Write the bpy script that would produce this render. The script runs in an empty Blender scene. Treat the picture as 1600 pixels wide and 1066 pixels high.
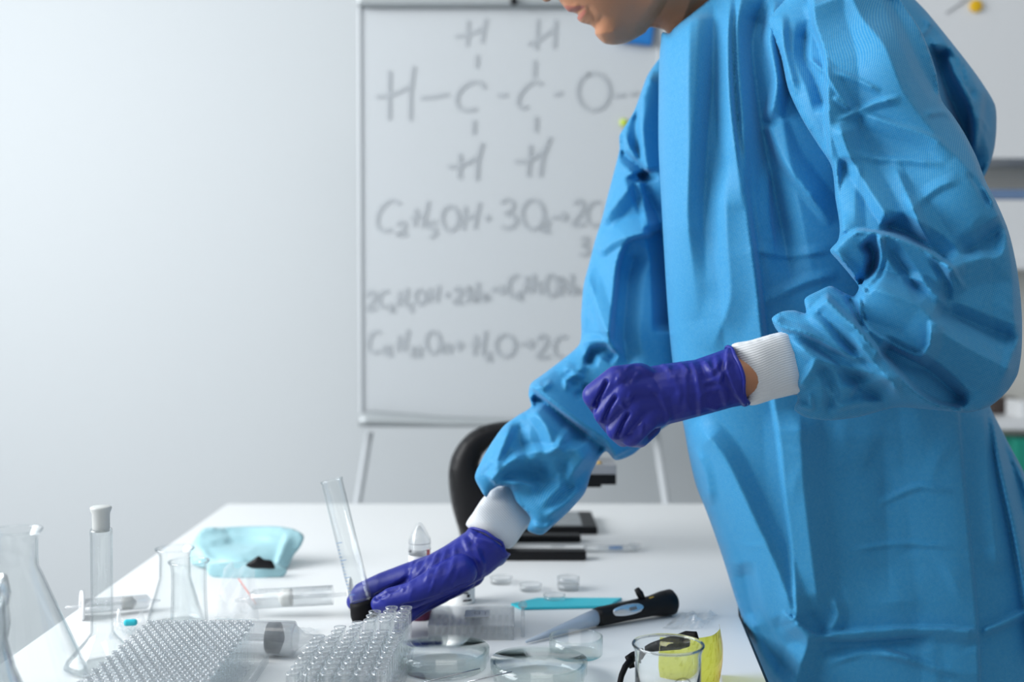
import bpy, bmesh, math, random
import numpy as np
from mathutils import Vector, Matrix
from mathutils.geometry import delaunay_2d_cdt

# ------------------------------------------------------------------ camera, world, lights, exposure
SC = bpy.context.scene
COL = SC.collection
F = 1800.0                       # focal length in pixels of the 1600 px wide frame
PITCH = math.atan(60.0 / F)
CAM = Vector((0, 0, 1.15))
cam_data = bpy.data.cameras.new('camera')
cam = bpy.data.objects.new('camera', cam_data)
COL.objects.link(cam)
cam.location = CAM
cam.rotation_euler = (math.pi / 2 - PITCH, 0, 0)
cam_data.sensor_width = 36
cam_data.lens = 36 * F / 1600
cam_data.clip_start = 0.02
cam_data.dof.use_dof = True
cam_data.dof.focus_distance = 1.22
cam_data.dof.aperture_fstop = 3.2
SC.camera = cam
SC.view_settings.view_transform = 'Standard'
SC.view_settings.look = 'None'
SC.view_settings.gamma = 1
SC.view_settings.exposure = 0.19
SC.cycles.transparent_max_bounces = 160
SC.cycles.max_bounces = 14
SC.cycles.transmission_bounces = 14
SC.cycles.caustics_refractive = False
SC.cycles.caustics_reflective = False
SC.cycles.use_denoising = True

world = bpy.data.worlds.new('world')
SC.world = world
world.use_nodes = True
world.node_tree.nodes['Background'].inputs[0].default_value = (0.86, 0.93, 1.0, 1)
world.node_tree.nodes['Background'].inputs[1].default_value = 0.42


def area(name, loc, target, sx, sy, power, color):
    l = bpy.data.lights.new(name, 'AREA')
    l.shape = 'RECTANGLE'
    l.size, l.size_y, l.energy, l.color = sx, sy, power, color
    o = bpy.data.objects.new(name, l)
    COL.objects.link(o)
    o.location = loc
    o.rotation_euler = (Vector(target) - Vector(loc)).to_track_quat('-Z', 'Y').to_euler()
    return o


area('window_daylight', (-2.52, 1.05, 2.05), (0.4, 1.5, 1.15), 2.2, 1.4, 112, (0.96, 0.98, 1.0))
area('ceiling_lamp_light', (0.2, 0.6, 2.93), (0.2, 1.2, 0), 1.4, 1.0, 10, (1.0, 0.97, 0.92))

# ------------------------------------------------------------------ projection helpers (pixel <-> place)
FW = Vector((0, math.cos(PITCH), -math.sin(PITCH)))
UP = Vector((0, math.sin(PITCH), math.cos(PITCH)))


def ray(px, py):
    d = FW + Vector(((px - 800) / F, 0, 0)) + UP * (-(py - 533) / F)
    return d / d.y


def P(px, py, d):
    return CAM + ray(px, py) * d


def T(px, py, z=0.75):
    r = ray(px, py)
    return CAM + r * ((z - CAM.z) / r.z)


def Pn(px, py, d):
    """vectorised P"""
    a = -(py - 533) / F
    y = FW.y + UP.y * a
    z = FW.z + UP.z * a
    x = (px - 800) / F
    return np.stack([x / y * d, d, CAM.z + z / y * d], 1)


def proj(co):
    v = co - np.array(CAM)
    w = v[:, 1] * FW.y + v[:, 2] * FW.z
    u = v[:, 1] * UP.y + v[:, 2] * UP.z
    return 800 + F * v[:, 0] / w, 533 - F * u / w


# ------------------------------------------------------------------ materials
def mat(name, color, rough=0.5, metal=0.0, spec=0.5, trans=0.0, ior=1.45, alpha=1.0, sheen=0.0, coat=0.0, sss=0.0,
        noise=0.0, nscale=30.0, bump=0.0, bscale=200.0):
    m = bpy.data.materials.new(name)
    m.use_nodes = True
    nt = m.node_tree
    b = nt.nodes['Principled BSDF']
    b.inputs['Base Color'].default_value = (*color, 1)
    b.inputs['Roughness'].default_value = rough
    b.inputs['Metallic'].default_value = metal
    b.inputs['Specular IOR Level'].default_value = spec
    b.inputs['Transmission Weight'].default_value = trans
    b.inputs['IOR'].default_value = ior
    b.inputs['Alpha'].default_value = alpha
    b.inputs['Sheen Weight'].default_value = sheen
    b.inputs['Coat Weight'].default_value = coat
    if sss:
        b.inputs['Subsurface Weight'].default_value = sss
        b.inputs['Subsurface Scale'].default_value = 0.01
    tc = nt.nodes.new('ShaderNodeTexCoord')
    if noise:
        n = nt.nodes.new('ShaderNodeTexNoise')
        n.inputs['Scale'].default_value = nscale
        nt.links.new(tc.outputs['Object'], n.inputs['Vector'])
        r = nt.nodes.new('ShaderNodeMapRange')
        r.inputs['To Min'].default_value = 1 - noise
        r.inputs['To Max'].default_value = 1 + noise
        nt.links.new(n.outputs['Fac'], r.inputs['Value'])
        h = nt.nodes.new('ShaderNodeVectorMath')
        h.operation = 'SCALE'
        h.inputs[0].default_value = color
        nt.links.new(r.outputs[0], h.inputs['Scale'])
        nt.links.new(h.outputs[0], b.inputs['Base Color'])
    if bump:
        n = nt.nodes.new('ShaderNodeTexNoise')
        n.inputs['Scale'].default_value = bscale
        n.inputs['Detail'].default_value = 4
        nt.links.new(tc.outputs['Object'], n.inputs['Vector'])
        bp = nt.nodes.new('ShaderNodeBump')
        bp.inputs['Strength'].default_value = bump
        bp.inputs['Distance'].default_value = 0.002
        nt.links.new(n.outputs['Fac'], bp.inputs['Height'])
        nt.links.new(bp.outputs[0], b.inputs['Normal'])
    return m


def thin_glass(name, tint=(0.985, 0.992, 0.992), gloss=1.0, rough=0.03, haze=0.0, edge=0.5, edge_col=(0.45, 0.5, 0.53)):
    """clear thin-walled glass or film: passes light, reflects by Fresnel, absorbs more where seen edge-on"""
    m = bpy.data.materials.new(name)
    m.use_nodes = True
    nt = m.node_tree
    nt.nodes.clear()
    out = nt.nodes.new('ShaderNodeOutputMaterial')
    mx = nt.nodes.new('ShaderNodeMixShader')
    tr = nt.nodes.new('ShaderNodeBsdfTransparent')
    gl = nt.nodes.new('ShaderNodeBsdfGlossy')
    gl.inputs['Roughness'].default_value = rough
    gl.inputs['Color'].default_value = (1, 1, 1, 1)
    lw = nt.nodes.new('ShaderNodeLayerWeight')      # facing = 1 - |cos|
    lw.inputs['Blend'].default_value = 0.5

    def mth(op, a, b):
        n = nt.nodes.new('ShaderNodeMath')
        n.operation = op
        for i_, v in enumerate((a, b)):
            if hasattr(v, 'default_value') or hasattr(v, 'is_linked'): nt.links.new(v, n.inputs[i_])
            else: n.inputs[i_].default_value = v
        return n.outputs[0]
    f5 = mth('POWER', lw.outputs['Facing'], 5.0)
    frs = mth('ADD', mth('MULTIPLY', f5, 0.80), 0.035 * gloss)
    mc = nt.nodes.new('ShaderNodeMix')
    mc.data_type = 'RGBA'
    nt.links.new(mth('MULTIPLY', mth('POWER', lw.outputs['Facing'], 4.0), edge), mc.inputs['Factor'])
    mc.inputs['A'].default_value = (*tint, 1)
    mc.inputs['B'].default_value = (*edge_col, 1)
    nt.links.new(mc.outputs['Result'], tr.inputs['Color'])
    nt.links.new(frs, mx.inputs[0])
    nt.links.new(tr.outputs[0], mx.inputs[1])
    nt.links.new(gl.outputs[0], mx.inputs[2])
    if haze:
        df = nt.nodes.new('ShaderNodeBsdfDiffuse')
        df.inputs['Color'].default_value = (0.85, 0.87, 0.88, 1)
        tl_ = nt.nodes.new('ShaderNodeBsdfTranslucent')
        tl_.inputs['Color'].default_value = (0.85, 0.87, 0.88, 1)
        m1, m2 = nt.nodes.new('ShaderNodeMixShader'), nt.nodes.new('ShaderNodeMixShader')
        m1.inputs[0].default_value = 0.5
        m2.inputs[0].default_value = haze
        nt.links.new(df.outputs[0], m1.inputs[1])
        nt.links.new(tl_.outputs[0], m1.inputs[2])
        nt.links.new(mx.outputs[0], m2.inputs[1])
        nt.links.new(m1.outputs[0], m2.inputs[2])
        nt.links.new(m2.outputs[0], out.inputs['Surface'])
        return m
    nt.links.new(mx.outputs[0], out.inputs['Surface'])
    return m


def fabric(name, color, light, pitch=0.0026):
    """blue nonwoven: embossed dot grid in UV metres, slightly see-through to light"""
    m = bpy.data.materials.new(name)
    m.use_nodes = True
    nt = m.node_tree
    b = nt.nodes['Principled BSDF']
    N = nt.nodes.new
    L = nt.links.new
    uv = N('ShaderNodeUVMap')
    uv.uv_map = 'UVMap'
    sep = N('ShaderNodeSeparateXYZ')
    L(uv.outputs[0], sep.inputs[0])

    def sn(sock):
        a = N('ShaderNodeMath'); a.operation = 'MULTIPLY'; a.inputs[1].default_value = 2 * math.pi / pitch
        L(sock, a.inputs[0])
        s = N('ShaderNodeMath'); s.operation = 'SINE'
        L(a.outputs[0], s.inputs[0])
        return s.outputs[0]
    p = N('ShaderNodeMath'); p.operation = 'MULTIPLY'
    L(sn(sep.outputs[0]), p.inputs[0]); L(sn(sep.outputs[1]), p.inputs[1])
    mr = N('ShaderNodeMapRange')
    mr.inputs['From Min'].default_value = 0.1; mr.inputs['From Max'].default_value = 0.8
    L(p.outputs[0], mr.inputs['Value'])
    n = N('ShaderNodeTexNoise'); n.inputs['Scale'].default_value = 260; n.inputs['Detail'].default_value = 3
    tc = N('ShaderNodeTexCoord')
    L(tc.outputs['Object'], n.inputs['Vector'])
    mm = N('ShaderNodeMath'); mm.operation = 'MULTIPLY_ADD'; mm.inputs[1].default_value = 0.44
    L(mr.outputs[0], mm.inputs[0])
    m2 = N('ShaderNodeMath'); m2.operation = 'MULTIPLY'; m2.inputs[1].default_value = 0.22
    L(n.outputs['Fac'], m2.inputs[0]); L(m2.outputs[0], mm.inputs[2])
    mix = N('ShaderNodeMix'); mix.data_type = 'RGBA'
    mix.inputs['A'].default_value = (*color, 1); mix.inputs['B'].default_value = (*light, 1)
    L(mm.outputs[0], mix.inputs['Factor'])
    L(mix.outputs['Result'], b.inputs['Base Color'])
    b.inputs['Roughness'].default_value = 0.55
    b.inputs['Specular IOR Level'].default_value = 0.22
    b.inputs['Sheen Weight'].default_value = 0.12
    b.inputs['Sheen Roughness'].default_value = 0.45
    bp = N('ShaderNodeBump'); bp.inputs['Strength'].default_value = 0.35; bp.inputs['Distance'].default_value = 0.0006
    L(mr.outputs[0], bp.inputs['Height']); L(bp.outputs[0], b.inputs['Normal'])
    return m


M = {}
M['wall'] = mat('wall_paint', (0.565, 0.595, 0.61), 0.85, bump=0.05, bscale=60)
M['floor'] = mat('floor_vinyl', (0.42, 0.43, 0.44), 0.5, noise=0.08, nscale=3)
M['table'] = mat('white_laminate', (0.76, 0.775, 0.775), 0.45, spec=0.4)
M['white'] = mat('white_plastic', (0.80, 0.81, 0.82), 0.4)
M['offwhite'] = mat('offwhite_plastic', (0.74, 0.74, 0.70), 0.4)
M['board'] = mat('flipchart_board', (0.53, 0.56, 0.58), 0.45)
M['alu'] = mat('grey_aluminium', (0.42, 0.45, 0.46), 0.4, metal=0.3)
M['marker'] = mat('marker_ink', (0.42, 0.45, 0.475), 0.45)
M['black'] = mat('black_plastic', (0.006, 0.006, 0.007), 0.45, spec=0.25)
M['blackmat'] = mat('black_matte', (0.005, 0.005, 0.006), 0.6, spec=0.15)
M['grey'] = mat('grey_plastic', (0.28, 0.29, 0.31), 0.35)
M['screen'] = mat('tablet_screen', (0.16, 0.18, 0.19), 0.12)
M['bluemag'] = mat('blue_magnet', (0.01, 0.17, 0.50), 0.35)
M['greenmag'] = mat('green_magnet', (0.55, 0.70, 0.08), 0.4)
M['yellowmag'] = mat('yellow_magnet', (0.85, 0.50, 0.01), 0.4)
M['pink'] = mat('pink_marker', (0.72, 0.52, 0.60), 0.6)
M['glove'] = mat('blue_violet_nitrile', (0.014, 0.021, 0.235), 0.42, spec=0.4, bump=0.25, bscale=90)
M['cuff'] = None
M['lips'] = None
M['gown'] = fabric('blue_nonwoven', (0.002, 0.215, 0.49), (0.20, 0.49, 0.62))
M['trousers'] = mat('dark_trousers', (0.03, 0.035, 0.05), 0.8)
M['glass'] = thin_glass('clear_glass', edge=0.75, edge_col=(0.36, 0.41, 0.45))
M['darkglass'] = thin_glass('thick_clear_glass', (0.85, 0.87, 0.88), gloss=4, edge=0.9, edge_col=(0.12, 0.13, 0.14))
M['tubeglass'] = thin_glass('thin_tube_glass', (0.985, 0.99, 0.992), gloss=1.0, edge=0.5, edge_col=(0.30, 0.34, 0.37))
M['tuberim'] = thin_glass('tube_rim_glass', (0.82, 0.85, 0.87), gloss=4.0, edge=0.6, edge_col=(0.30, 0.33, 0.35), haze=0.25)
M['glassgreen'] = thin_glass('greenish_glass', (0.988, 0.996, 0.994), edge=0.6, edge_col=(0.30, 0.45, 0.43))
M['film'] = thin_glass('clear_plastic_film', (0.975, 0.98, 0.985), gloss=2.0, rough=0.12, haze=0.2, edge=0.5, edge_col=(0.75, 0.78, 0.8))
M['clearplastic'] = thin_glass('clear_plastic', (0.965, 0.972, 0.975), rough=0.12, haze=0.12, edge=0.5, edge_col=(0.6, 0.62, 0.64))
M['solidglass'] = mat('thick_glass', (0.97, 0.99, 0.99), 0.02, trans=1.0, ior=1.47)
M['frosted'] = mat('ground_glass', (0.80, 0.82, 0.80), 0.45, trans=0.35)
M['maskblue'] = mat('pale_blue_pouch', (0.32, 0.55, 0.60), 0.45, sheen=0.2, noise=0.12, nscale=40)
M['teal'] = mat('teal_plastic', (0.03, 0.52, 0.62), 0.4)
M['burgundy'] = mat('burgundy_cap', (0.12, 0.01, 0.06), 0.4)
M['red'] = mat('red_stripe', (0.80, 0.25, 0.20), 0.5)
M['rubber'] = mat('grey_rubber', (0.13, 0.15, 0.17), 0.5)
M['silver'] = mat('brushed_silver', (0.60, 0.63, 0.66), 0.25, metal=0.8)
M['bluegrey'] = mat('blue_grey_plastic', (0.36, 0.43, 0.52), 0.35)
M['gold'] = mat('gold_mark', (0.65, 0.40, 0.06), 0.4)
M['yellowlens'] = thin_glass('yellow_lens', (0.80, 0.78, 0.12), edge=0.8, edge_col=(0.75, 0.30, 0.02))
M['steel'] = mat('steel', (0.35, 0.36, 0.38), 0.25, metal=1.0)
M['label'] = mat('white_label', (0.82, 0.83, 0.82), 0.6)
M['bluefolder'] = mat('blue_folder', (0.16, 0.25, 0.42), 0.6)
M['beige'] = mat('beige_box', (0.72, 0.71, 0.66), 0.7)
M['brown'] = mat('dark_brown', (0.07, 0.05, 0.045), 0.6)
M['green'] = mat('green_box', (0.01, 0.28, 0.20), 0.5)
M['bluemark'] = mat('blue_mark', (0.06, 0.22, 0.50), 0.5)
M['liquid'] = mat('amber_liquid', (0.6, 0.5, 0.1), 0.1, trans=0.8)

# ribbed knit cuff
_m = mat('white_knit', (0.66, 0.68, 0.70), 0.85, sheen=0.3)
_nt = _m.node_tree
_uv = _nt.nodes.new('ShaderNodeUVMap'); _uv.uv_map = 'UVMap'
_w = _nt.nodes.new('ShaderNodeTexWave'); _w.inputs['Scale'].default_value = 130; _w.bands_direction = 'Y'
_w.inputs['Distortion'].default_value = 0.6
_nt.links.new(_uv.outputs[0], _w.inputs['Vector'])
_b = _nt.nodes.new('ShaderNodeBump'); _b.inputs['Strength'].default_value = 0.5; _b.inputs['Distance'].default_value = 0.0006
_nt.links.new(_w.outputs['Fac'], _b.inputs['Height'])
_nt.links.new(_b.outputs[0], _nt.nodes['Principled BSDF'].inputs['Normal'])
M['cuff'] = _m
# skin with painted attribute (lips)
_m = mat('skin', (0.5, 0.27, 0.17), 0.42, spec=0.4, sss=0.12, bump=0.12, bscale=260)
_nt = _m.node_tree
_a = _nt.nodes.new('ShaderNodeAttribute'); _a.attribute_name = 'lip'
_mx = _nt.nodes.new('ShaderNodeMix'); _mx.data_type = 'RGBA'
_mx.inputs['A'].default_value = (0.43, 0.20, 0.108, 1); _mx.inputs['B'].default_value = (0.34, 0.115, 0.085, 1)
_nt.links.new(_a.outputs['Fac'], _mx.inputs['Factor'])
_nt.links.new(_mx.outputs['Result'], _nt.nodes['Principled BSDF'].inputs['Base Color'])
M['skin'] = _m


# ------------------------------------------------------------------ object helpers
def tag(o, label=None, cat=None, group=None, kind=None):
    if label: o['label'] = label
    if cat: o['category'] = cat
    if group: o['group'] = group
    if kind: o['kind'] = kind
    return o


def empty(name, loc, label, cat, group=None, rz=0.0):
    o = bpy.data.objects.new(name, None)
    o.empty_display_size = 0.02
    COL.objects.link(o)
    o.location = loc
    o.rotation_euler = (0, 0, rz)
    bpy.context.view_layer.update()
    return tag(o, label, cat, group)


def link(name, me, m, parent=None, smooth=True, world_space=True):
    o = bpy.data.objects.new(name, me)
    COL.objects.link(o)
    if m is not None and not me.materials:
        me.materials.append(m)
    if smooth:
        me.polygons.foreach_set('use_smooth', [True] * len(me.polygons))
    if parent is not None:
        o.parent = parent
        if world_space:
            o.matrix_parent_inverse = parent.matrix_world.inverted()
    return o


def frombm(name, bm, m, parent=None, smooth=True, world_space=True):
    bmesh.ops.recalc_face_normals(bm, faces=bm.faces)
    me = bpy.data.meshes.new(name)
    bm.to_mesh(me)
    bm.free()
    return link(name, me, m, parent, smooth, world_space)


def box_bm(bm, c, s, rot=None, bevel=0.0):
    r = bmesh.ops.create_cube(bm, size=1.0)
    vs = r['verts']
    bmesh.ops.scale(bm, vec=Vector(s), verts=vs)
    if bevel:
        es = list({e for v in vs for e in v.link_edges})
        rb = bmesh.ops.bevel(bm, geom=es, offset=bevel, segments=2, affect='EDGES', profile=0.5)
        vs = list({v for f in rb['faces'] for v in f.verts} | {v for v in vs if v.is_valid})
    mt = Matrix.Translation(Vector(c)) @ (rot.to_4x4() if rot else Matrix.Identity(4))
    bmesh.ops.transform(bm, matrix=mt, verts=vs)
    return vs


def box(name, c, s, m, parent=None, rot=None, bevel=0.0):
    bm = bmesh.new()
    box_bm(bm, c, s, rot, bevel)
    return frombm(name, bm, m, parent, smooth=False)


def lathe_bm(bm, prof, n=48, mt=None, close=False):
    """prof: list of (r, z); r==0 gives a pole"""
    rings = []
    for r, z in prof:
        if r < 1e-6:
            v = [bm.verts.new((0, 0, z))]
        else:
            v = [bm.verts.new((r * math.cos(2 * math.pi * i / n), r * math.sin(2 * math.pi * i / n), z)) for i in range(n)]
        if mt is not None:
            for q in v: q.co = mt @ q.co
        rings.append(v)
    pairs = list(zip(rings[:-1], rings[1:]))
    if close: pairs.append((rings[-1], rings[0]))
    for a, b in pairs:
        if len(a) == 1 and len(b) == 1: continue
        for i in range(n):
            j = (i + 1) % n
            if len(a) == 1: bm.faces.new((a[0], b[i], b[j]))
            elif len(b) == 1: bm.faces.new((a[i], a[j], b[0]))
            else: bm.faces.new((a[i], a[j], b[j], b[i]))


def lathe(name, prof, m, parent=None, n=48, mt=None, smooth=True, world_space=True, close=False):
    bm = bmesh.new()
    lathe_bm(bm, prof, n, mt, close)
    return frombm(name, bm, m, parent, smooth, world_space)


def axis_mt(p, q):
    """matrix whose z axis runs p->q, origin p"""
    d = (Vector(q) - Vector(p))
    return Matrix.Translation(Vector(p)) @ d.to_track_quat('Z', 'Y').to_matrix().to_4x4()


def tube_bm(bm, pts, r, n=12, cap=True):
    pts = [Vector(p) for p in pts]
    rs = r if isinstance(r, (list, tuple)) else [r] * len(pts)
    ref = Vector((0, 0, 1))
    rings = []
    for i, p in enumerate(pts):
        t = (pts[min(i + 1, len(pts) - 1)] - pts[max(i - 1, 0)]).normalized()
        a = t.cross(ref)
        if a.length < 0.05: a = t.cross(Vector((0, 1, 0)))
        a.normalize()
        b = t.cross(a)
        rings.append([bm.verts.new(p + (a * math.cos(2 * math.pi * k / n) + b * math.sin(2 * math.pi * k / n)) * rs[i]) for k in range(n)])
    for a, b in zip(rings[:-1], rings[1:]):
        for k in range(n):
            bm.faces.new((a[k], a[(k + 1) % n], b[(k + 1) % n], b[k]))
    if cap:
        bm.faces.new(rings[0][::-1])
        bm.faces.new(rings[-1])


def tube(name, pts, r, m, parent=None, n=12):
    bm = bmesh.new()
    tube_bm(bm, pts, r, n)
    return frombm(name, bm, m, parent)


def spline(pts, step, closed=False):
    """Catmull-Rom resample"""
    p = [np.array(q, float) for q in pts]
    n = len(p)
    out = []
    segs = n if closed else n - 1
    for i in range(segs):
        if closed:
            a, b, c, d = p[(i - 1) % n], p[i], p[(i + 1) % n], p[(i + 2) % n]
        else:
            a, b, c, d = p[max(i - 1, 0)], p[i], p[i + 1], p[min(i + 2, n - 1)]
        # chordal tangents keep corners from overshooting
        l1, l2, l3 = np.linalg.norm(b - a) + 1e-6, np.linalg.norm(c - b) + 1e-6, np.linalg.norm(d - c) + 1e-6
        t1 = ((c - b) / l2 * l1 + (b - a) / l1 * l2) / (l1 + l2) * 0.8
        t2 = ((d - c) / l3 * l2 + (c - b) / l2 * l3) / (l2 + l3) * 0.8
        k = max(1, int(round(l2 / step)))
        for j in range(k):
            t = j / k
            h = (2 * t**3 - 3 * t * t + 1, t**3 - 2 * t * t + t, -2 * t**3 + 3 * t * t, t**3 - t * t)
            out.append(h[0] * b + h[1] * t1 * l2 + h[2] * c + h[3] * t2 * l2)
    if not closed: out.append(p[-1])
    return np.array(out)


# ------------------------------------------------------------------ folds: crease lines raise or sink cloth
def seg_dist(px, py, pl):
    """distance, side and arc parameter of points to a polyline"""
    best = np.full(px.shape, 1e9)
    side = np.zeros(px.shape)
    arc = np.zeros(px.shape)
    L = np.concatenate([[0], np.cumsum(np.hypot(*(pl[1:] - pl[:-1]).T))])
    for i in range(len(pl) - 1):
        a, b = pl[i], pl[i + 1]
        d = b - a
        ll = d @ d + 1e-9
        t = np.clip(((px - a[0]) * d[0] + (py - a[1]) * d[1]) / ll, 0, 1)
        ex, ey = px - (a[0] + t * d[0]), py - (a[1] + t * d[1])
        q = np.hypot(ex, ey)
        m = q < best
        best[m] = q[m]
        side[m] = np.sign(d[0] * ey - d[1] * ex)[m]
        arc[m] = (L[i] + t * math.sqrt(ll))[m] / L[-1]
    return best, side, arc


def relief(px, py, folds):
    """sum of tent folds, in pixels toward the viewer. fold = (points, amp, width_a, width_b[, power[, taper]])
    width_a is on the right of travel (clockwise, screen y down), width_b on the left"""
    out = np.zeros(px.shape)
    for f in folds:
        pl = np.array(f[0], float)
        amp, wa, wb = f[1], f[2], f[3]
        pw = f[4] if len(f) > 4 else 1.0
        tp = f[5] if len(f) > 5 else (0.2, 0.2)
        w = max(wa, wb)
        m = (px > pl[:, 0].min() - w) & (px < pl[:, 0].max() + w) & (py > pl[:, 1].min() - w) & (py < pl[:, 1].max() + w)
        if not m.any(): continue
        if len(pl) > 2: pl = spline(pl, 12)
        d, s, t = seg_dist(px[m], py[m], pl)
        ww = np.where(s > 0, wa, wb)
        v = np.clip(1 - d / ww, 0, 1) ** pw
        e = np.ones_like(t)
        if tp[0]: e *= np.clip(t / tp[0], 0, 1)
        if tp[1]: e *= np.clip((1 - t) / tp[1], 0, 1)
        out[m] += amp * v * e
    return out


def random_folds(n, poly, seed, ang=(0, 180), ln=(30, 90), amp=(1, 3), w=(6, 18)):
    rnd = random.Random(seed)
    xs, ys = [p[0] for p in poly], [p[1] for p in poly]
    out = []
    for _ in range(n):
        x, y = rnd.uniform(min(xs), max(xs)), rnd.uniform(min(ys), max(ys))
        a = math.radians(rnd.uniform(*ang))
        l = rnd.uniform(*ln)
        k = rnd.uniform(-0.25, 0.25) * l
        c, s = math.cos(a), math.sin(a)
        pts = [(x - c * l / 2, y - s * l / 2), (x - s * k * 0.5, y + c * k * 0.5), (x + c * l / 2, y + s * l / 2)]
        out.append((pts, rnd.choice((1, 1, -1)) * rnd.uniform(*amp), rnd.uniform(*w), rnd.uniform(*w), 1.0, (0.45, 0.45)))
    return out


def idw(ctrl, px, py):
    """smooth depth through control points (px, py, d)"""
    c = np.array(ctrl, float)
    if len(c) == 1: return np.full(px.shape, c[0, 2])
    w = 1.0 / (((px[:, None] - c[None, :, 0]) ** 2 + (py[:, None] - c[None, :, 1]) ** 2) + 900.0) ** 1.5
    return (w * c[None, :, 2]).sum(1) / w.sum(1)


def inflate(name, outline, ctrl, k, m, parent, step=4.0, folds=(), kb=None, cap=None, uvrot=0.0, edge=7.0, lip=None, smooth_outline=True, rk=1.0):
    """a closed, rounded solid whose outline is given where it stands; ctrl sets how far off its middle lies, k how round
    it is (1 = circular section), folds shape the cloth of both faces"""
    bd = spline(outline, step, True) if smooth_outline else np.array(outline, float)
    x0, y0 = bd.min(0)
    x1, y1 = bd.max(0)
    pts = []
    dy = step * 0.866
    j = 0
    gx = []
    y = y0
    while y < y1:
        gx.append(np.stack([np.arange(x0 + (j % 2) * step / 2, x1, step), np.full(len(np.arange(x0 + (j % 2) * step / 2, x1, step)), y)], 1))
        y += dy
        j += 1
    g = np.concatenate(gx)
    # inside test
    ins = np.zeros(len(g), bool)
    q = np.roll(bd, -1, 0)
    for a, b in zip(bd, q):
        c = (a[1] > g[:, 1]) != (b[1] > g[:, 1])
        if a[1] == b[1]: continue
        ins ^= c & (g[:, 0] < (b[0] - a[0]) * (g[:, 1] - a[1]) / (b[1] - a[1]) + a[0])
    g = g[ins]
    # distance to the boundary samples
    dist = np.full(len(g), 1e9)
    for a in bd: dist = np.minimum(dist, np.hypot(g[:, 0] - a[0], g[:, 1] - a[1]))
    keep = dist > step * 0.55
    g, dist = g[keep], dist[keep]
    nb = len(bd)
    allp = np.concatenate([bd, g])
    r = delaunay_2d_cdt([Vector(p) for p in allp], [], [list(range(nb))], 1, 1e-5)
    V = np.array([tuple(v) for v in r[0]])
    tris = [f for f in r[2]]
    orig = r[3]
    isb = np.array([any(o < nb for o in oo) if oo else True for oo in orig])
    tr = np.array(tris)
    # Poisson inflation: laplacian(u) = -1, u = 0 at the edge (conjugate gradient on the mesh graph)
    e = np.concatenate([tr[:, [0, 1]], tr[:, [1, 2]], tr[:, [2, 0]]])
    e = np.unique(np.sort(e, 1), axis=0)
    n = len(V)
    deg = np.bincount(e.ravel(), minlength=n).astype(float)
    el = np.hypot(*(V[e[:, 0]] - V[e[:, 1]]).T)
    inner = ~isb

    def A(u):
        u = u * inner
        s = np.bincount(e[:, 0], u[e[:, 1]], n) + np.bincount(e[:, 1], u[e[:, 0]], n)
        return (deg * u - s) * inner
    bvec = np.ones(n) * inner * (1.5 * step * step)
    u = np.zeros(n)
    rr = bvec - A(u)
    pp = rr.copy()
    rs = rr @ rr
    for _ in range(1500):
        Ap = A(pp)
        al = rs / (pp @ Ap)
        u += al * pp
        rr -= al * Ap
        rn = rr @ rr
        if rn < 1e-7 * (bvec @ bvec): break
        pp = rr + rn / rs * pp
        rs = rn
    h = np.sqrt(np.clip(2 * u, 0, None))
    if cap: h = cap * (1 - np.exp(-h / cap)) * 1.25
    px, py = V[:, 0], V[:, 1]
    d0 = idw(ctrl, px, py)
    rel = rk * relief(px, py, folds) if folds else np.zeros(n)
    db = np.full(n, 1e9)
    for a in bd: db = np.minimum(db, np.hypot(px - a[0], py - a[1]))
    mask = np.clip(db / edge, 0, 1)
    sc = d0 / F
    front = d0 - (h * k + rel * mask) * sc
    back = d0 + (h * (kb if kb is not None else k) + rel * mask * 0.6) * sc
    front = np.where(isb, d0, front)
    back = np.maximum(back, front + 0.0005)
    cf = Pn(px, py, front)
    cb = Pn(px, py, back)
    idxb = np.full(n, -1)
    ii = np.where(inner)[0]
    idxb[ii] = n + np.arange(len(ii))
    bidx = np.where(inner, idxb, np.arange(n))
    co = np.concatenate([cf, cb[ii]])
    # orientation: make front triangles face the camera
    a, b, c = V[tr[:, 0]], V[tr[:, 1]], V[tr[:, 2]]
    cr = (b[:, 0] - a[:, 0]) * (c[:, 1] - a[:, 1]) - (b[:, 1] - a[:, 1]) * (c[:, 0] - a[:, 0])
    tr[cr > 0] = tr[cr > 0][:, ::-1]
    bt = bidx[tr][:, ::-1]
    okb = ~(isb[tr].all(1))
    faces = np.concatenate([tr, bt[okb]])
    me = bpy.data.meshes.new(name)
    me.from_pydata(co.tolist(), [], faces.tolist())
    # uv in metres
    s = d0 / F
    uu = np.concatenate([px * s, (px * s)[ii]])
    vv = np.concatenate([py * s, (py * s)[ii]])
    cc, ss = math.cos(uvrot), math.sin(uvrot)
    U = np.stack([uu * cc - vv * ss, uu * ss + vv * cc], 1)
    uvl = me.uv_layers.new(name='UVMap')
    li = np.zeros(len(me.loops), int)
    me.loops.foreach_get('vertex_index', li)
    uvl.data.foreach_set('uv', U[li].ravel())
    if lip is not None:
        at = me.attributes.new('lip', 'FLOAT', 'POINT')
        val = lip(np.concatenate([px, px[ii]]), np.concatenate([py, py[ii]]))
        at.data.foreach_set('value', val)
    return link(name, me, m, parent)


# ------------------------------------------------------------------ rounded limbs: union of tapered capsules, remeshed
def capsule_bm(bm, a, b, ra, rb, n=20):
    a, b = Vector(a), Vector(b)
    L = (b - a).length
    mt = axis_mt(a, b) if L > 1e-6 else Matrix.Translation(a)
    prof = []
    for i in range(7):
        t = math.pi / 2 * i / 6
        prof.append((ra * math.sin(t), -ra * math.cos(t)))
    for i in range(7):
        t = math.pi / 2 * i / 6
        prof.append((rb * math.cos(t), L + rb * math.sin(t)))
    prof[0] = (0, -ra)
    prof[-1] = (0, L + rb)
    lathe_bm(bm, prof, n, mt)


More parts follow.
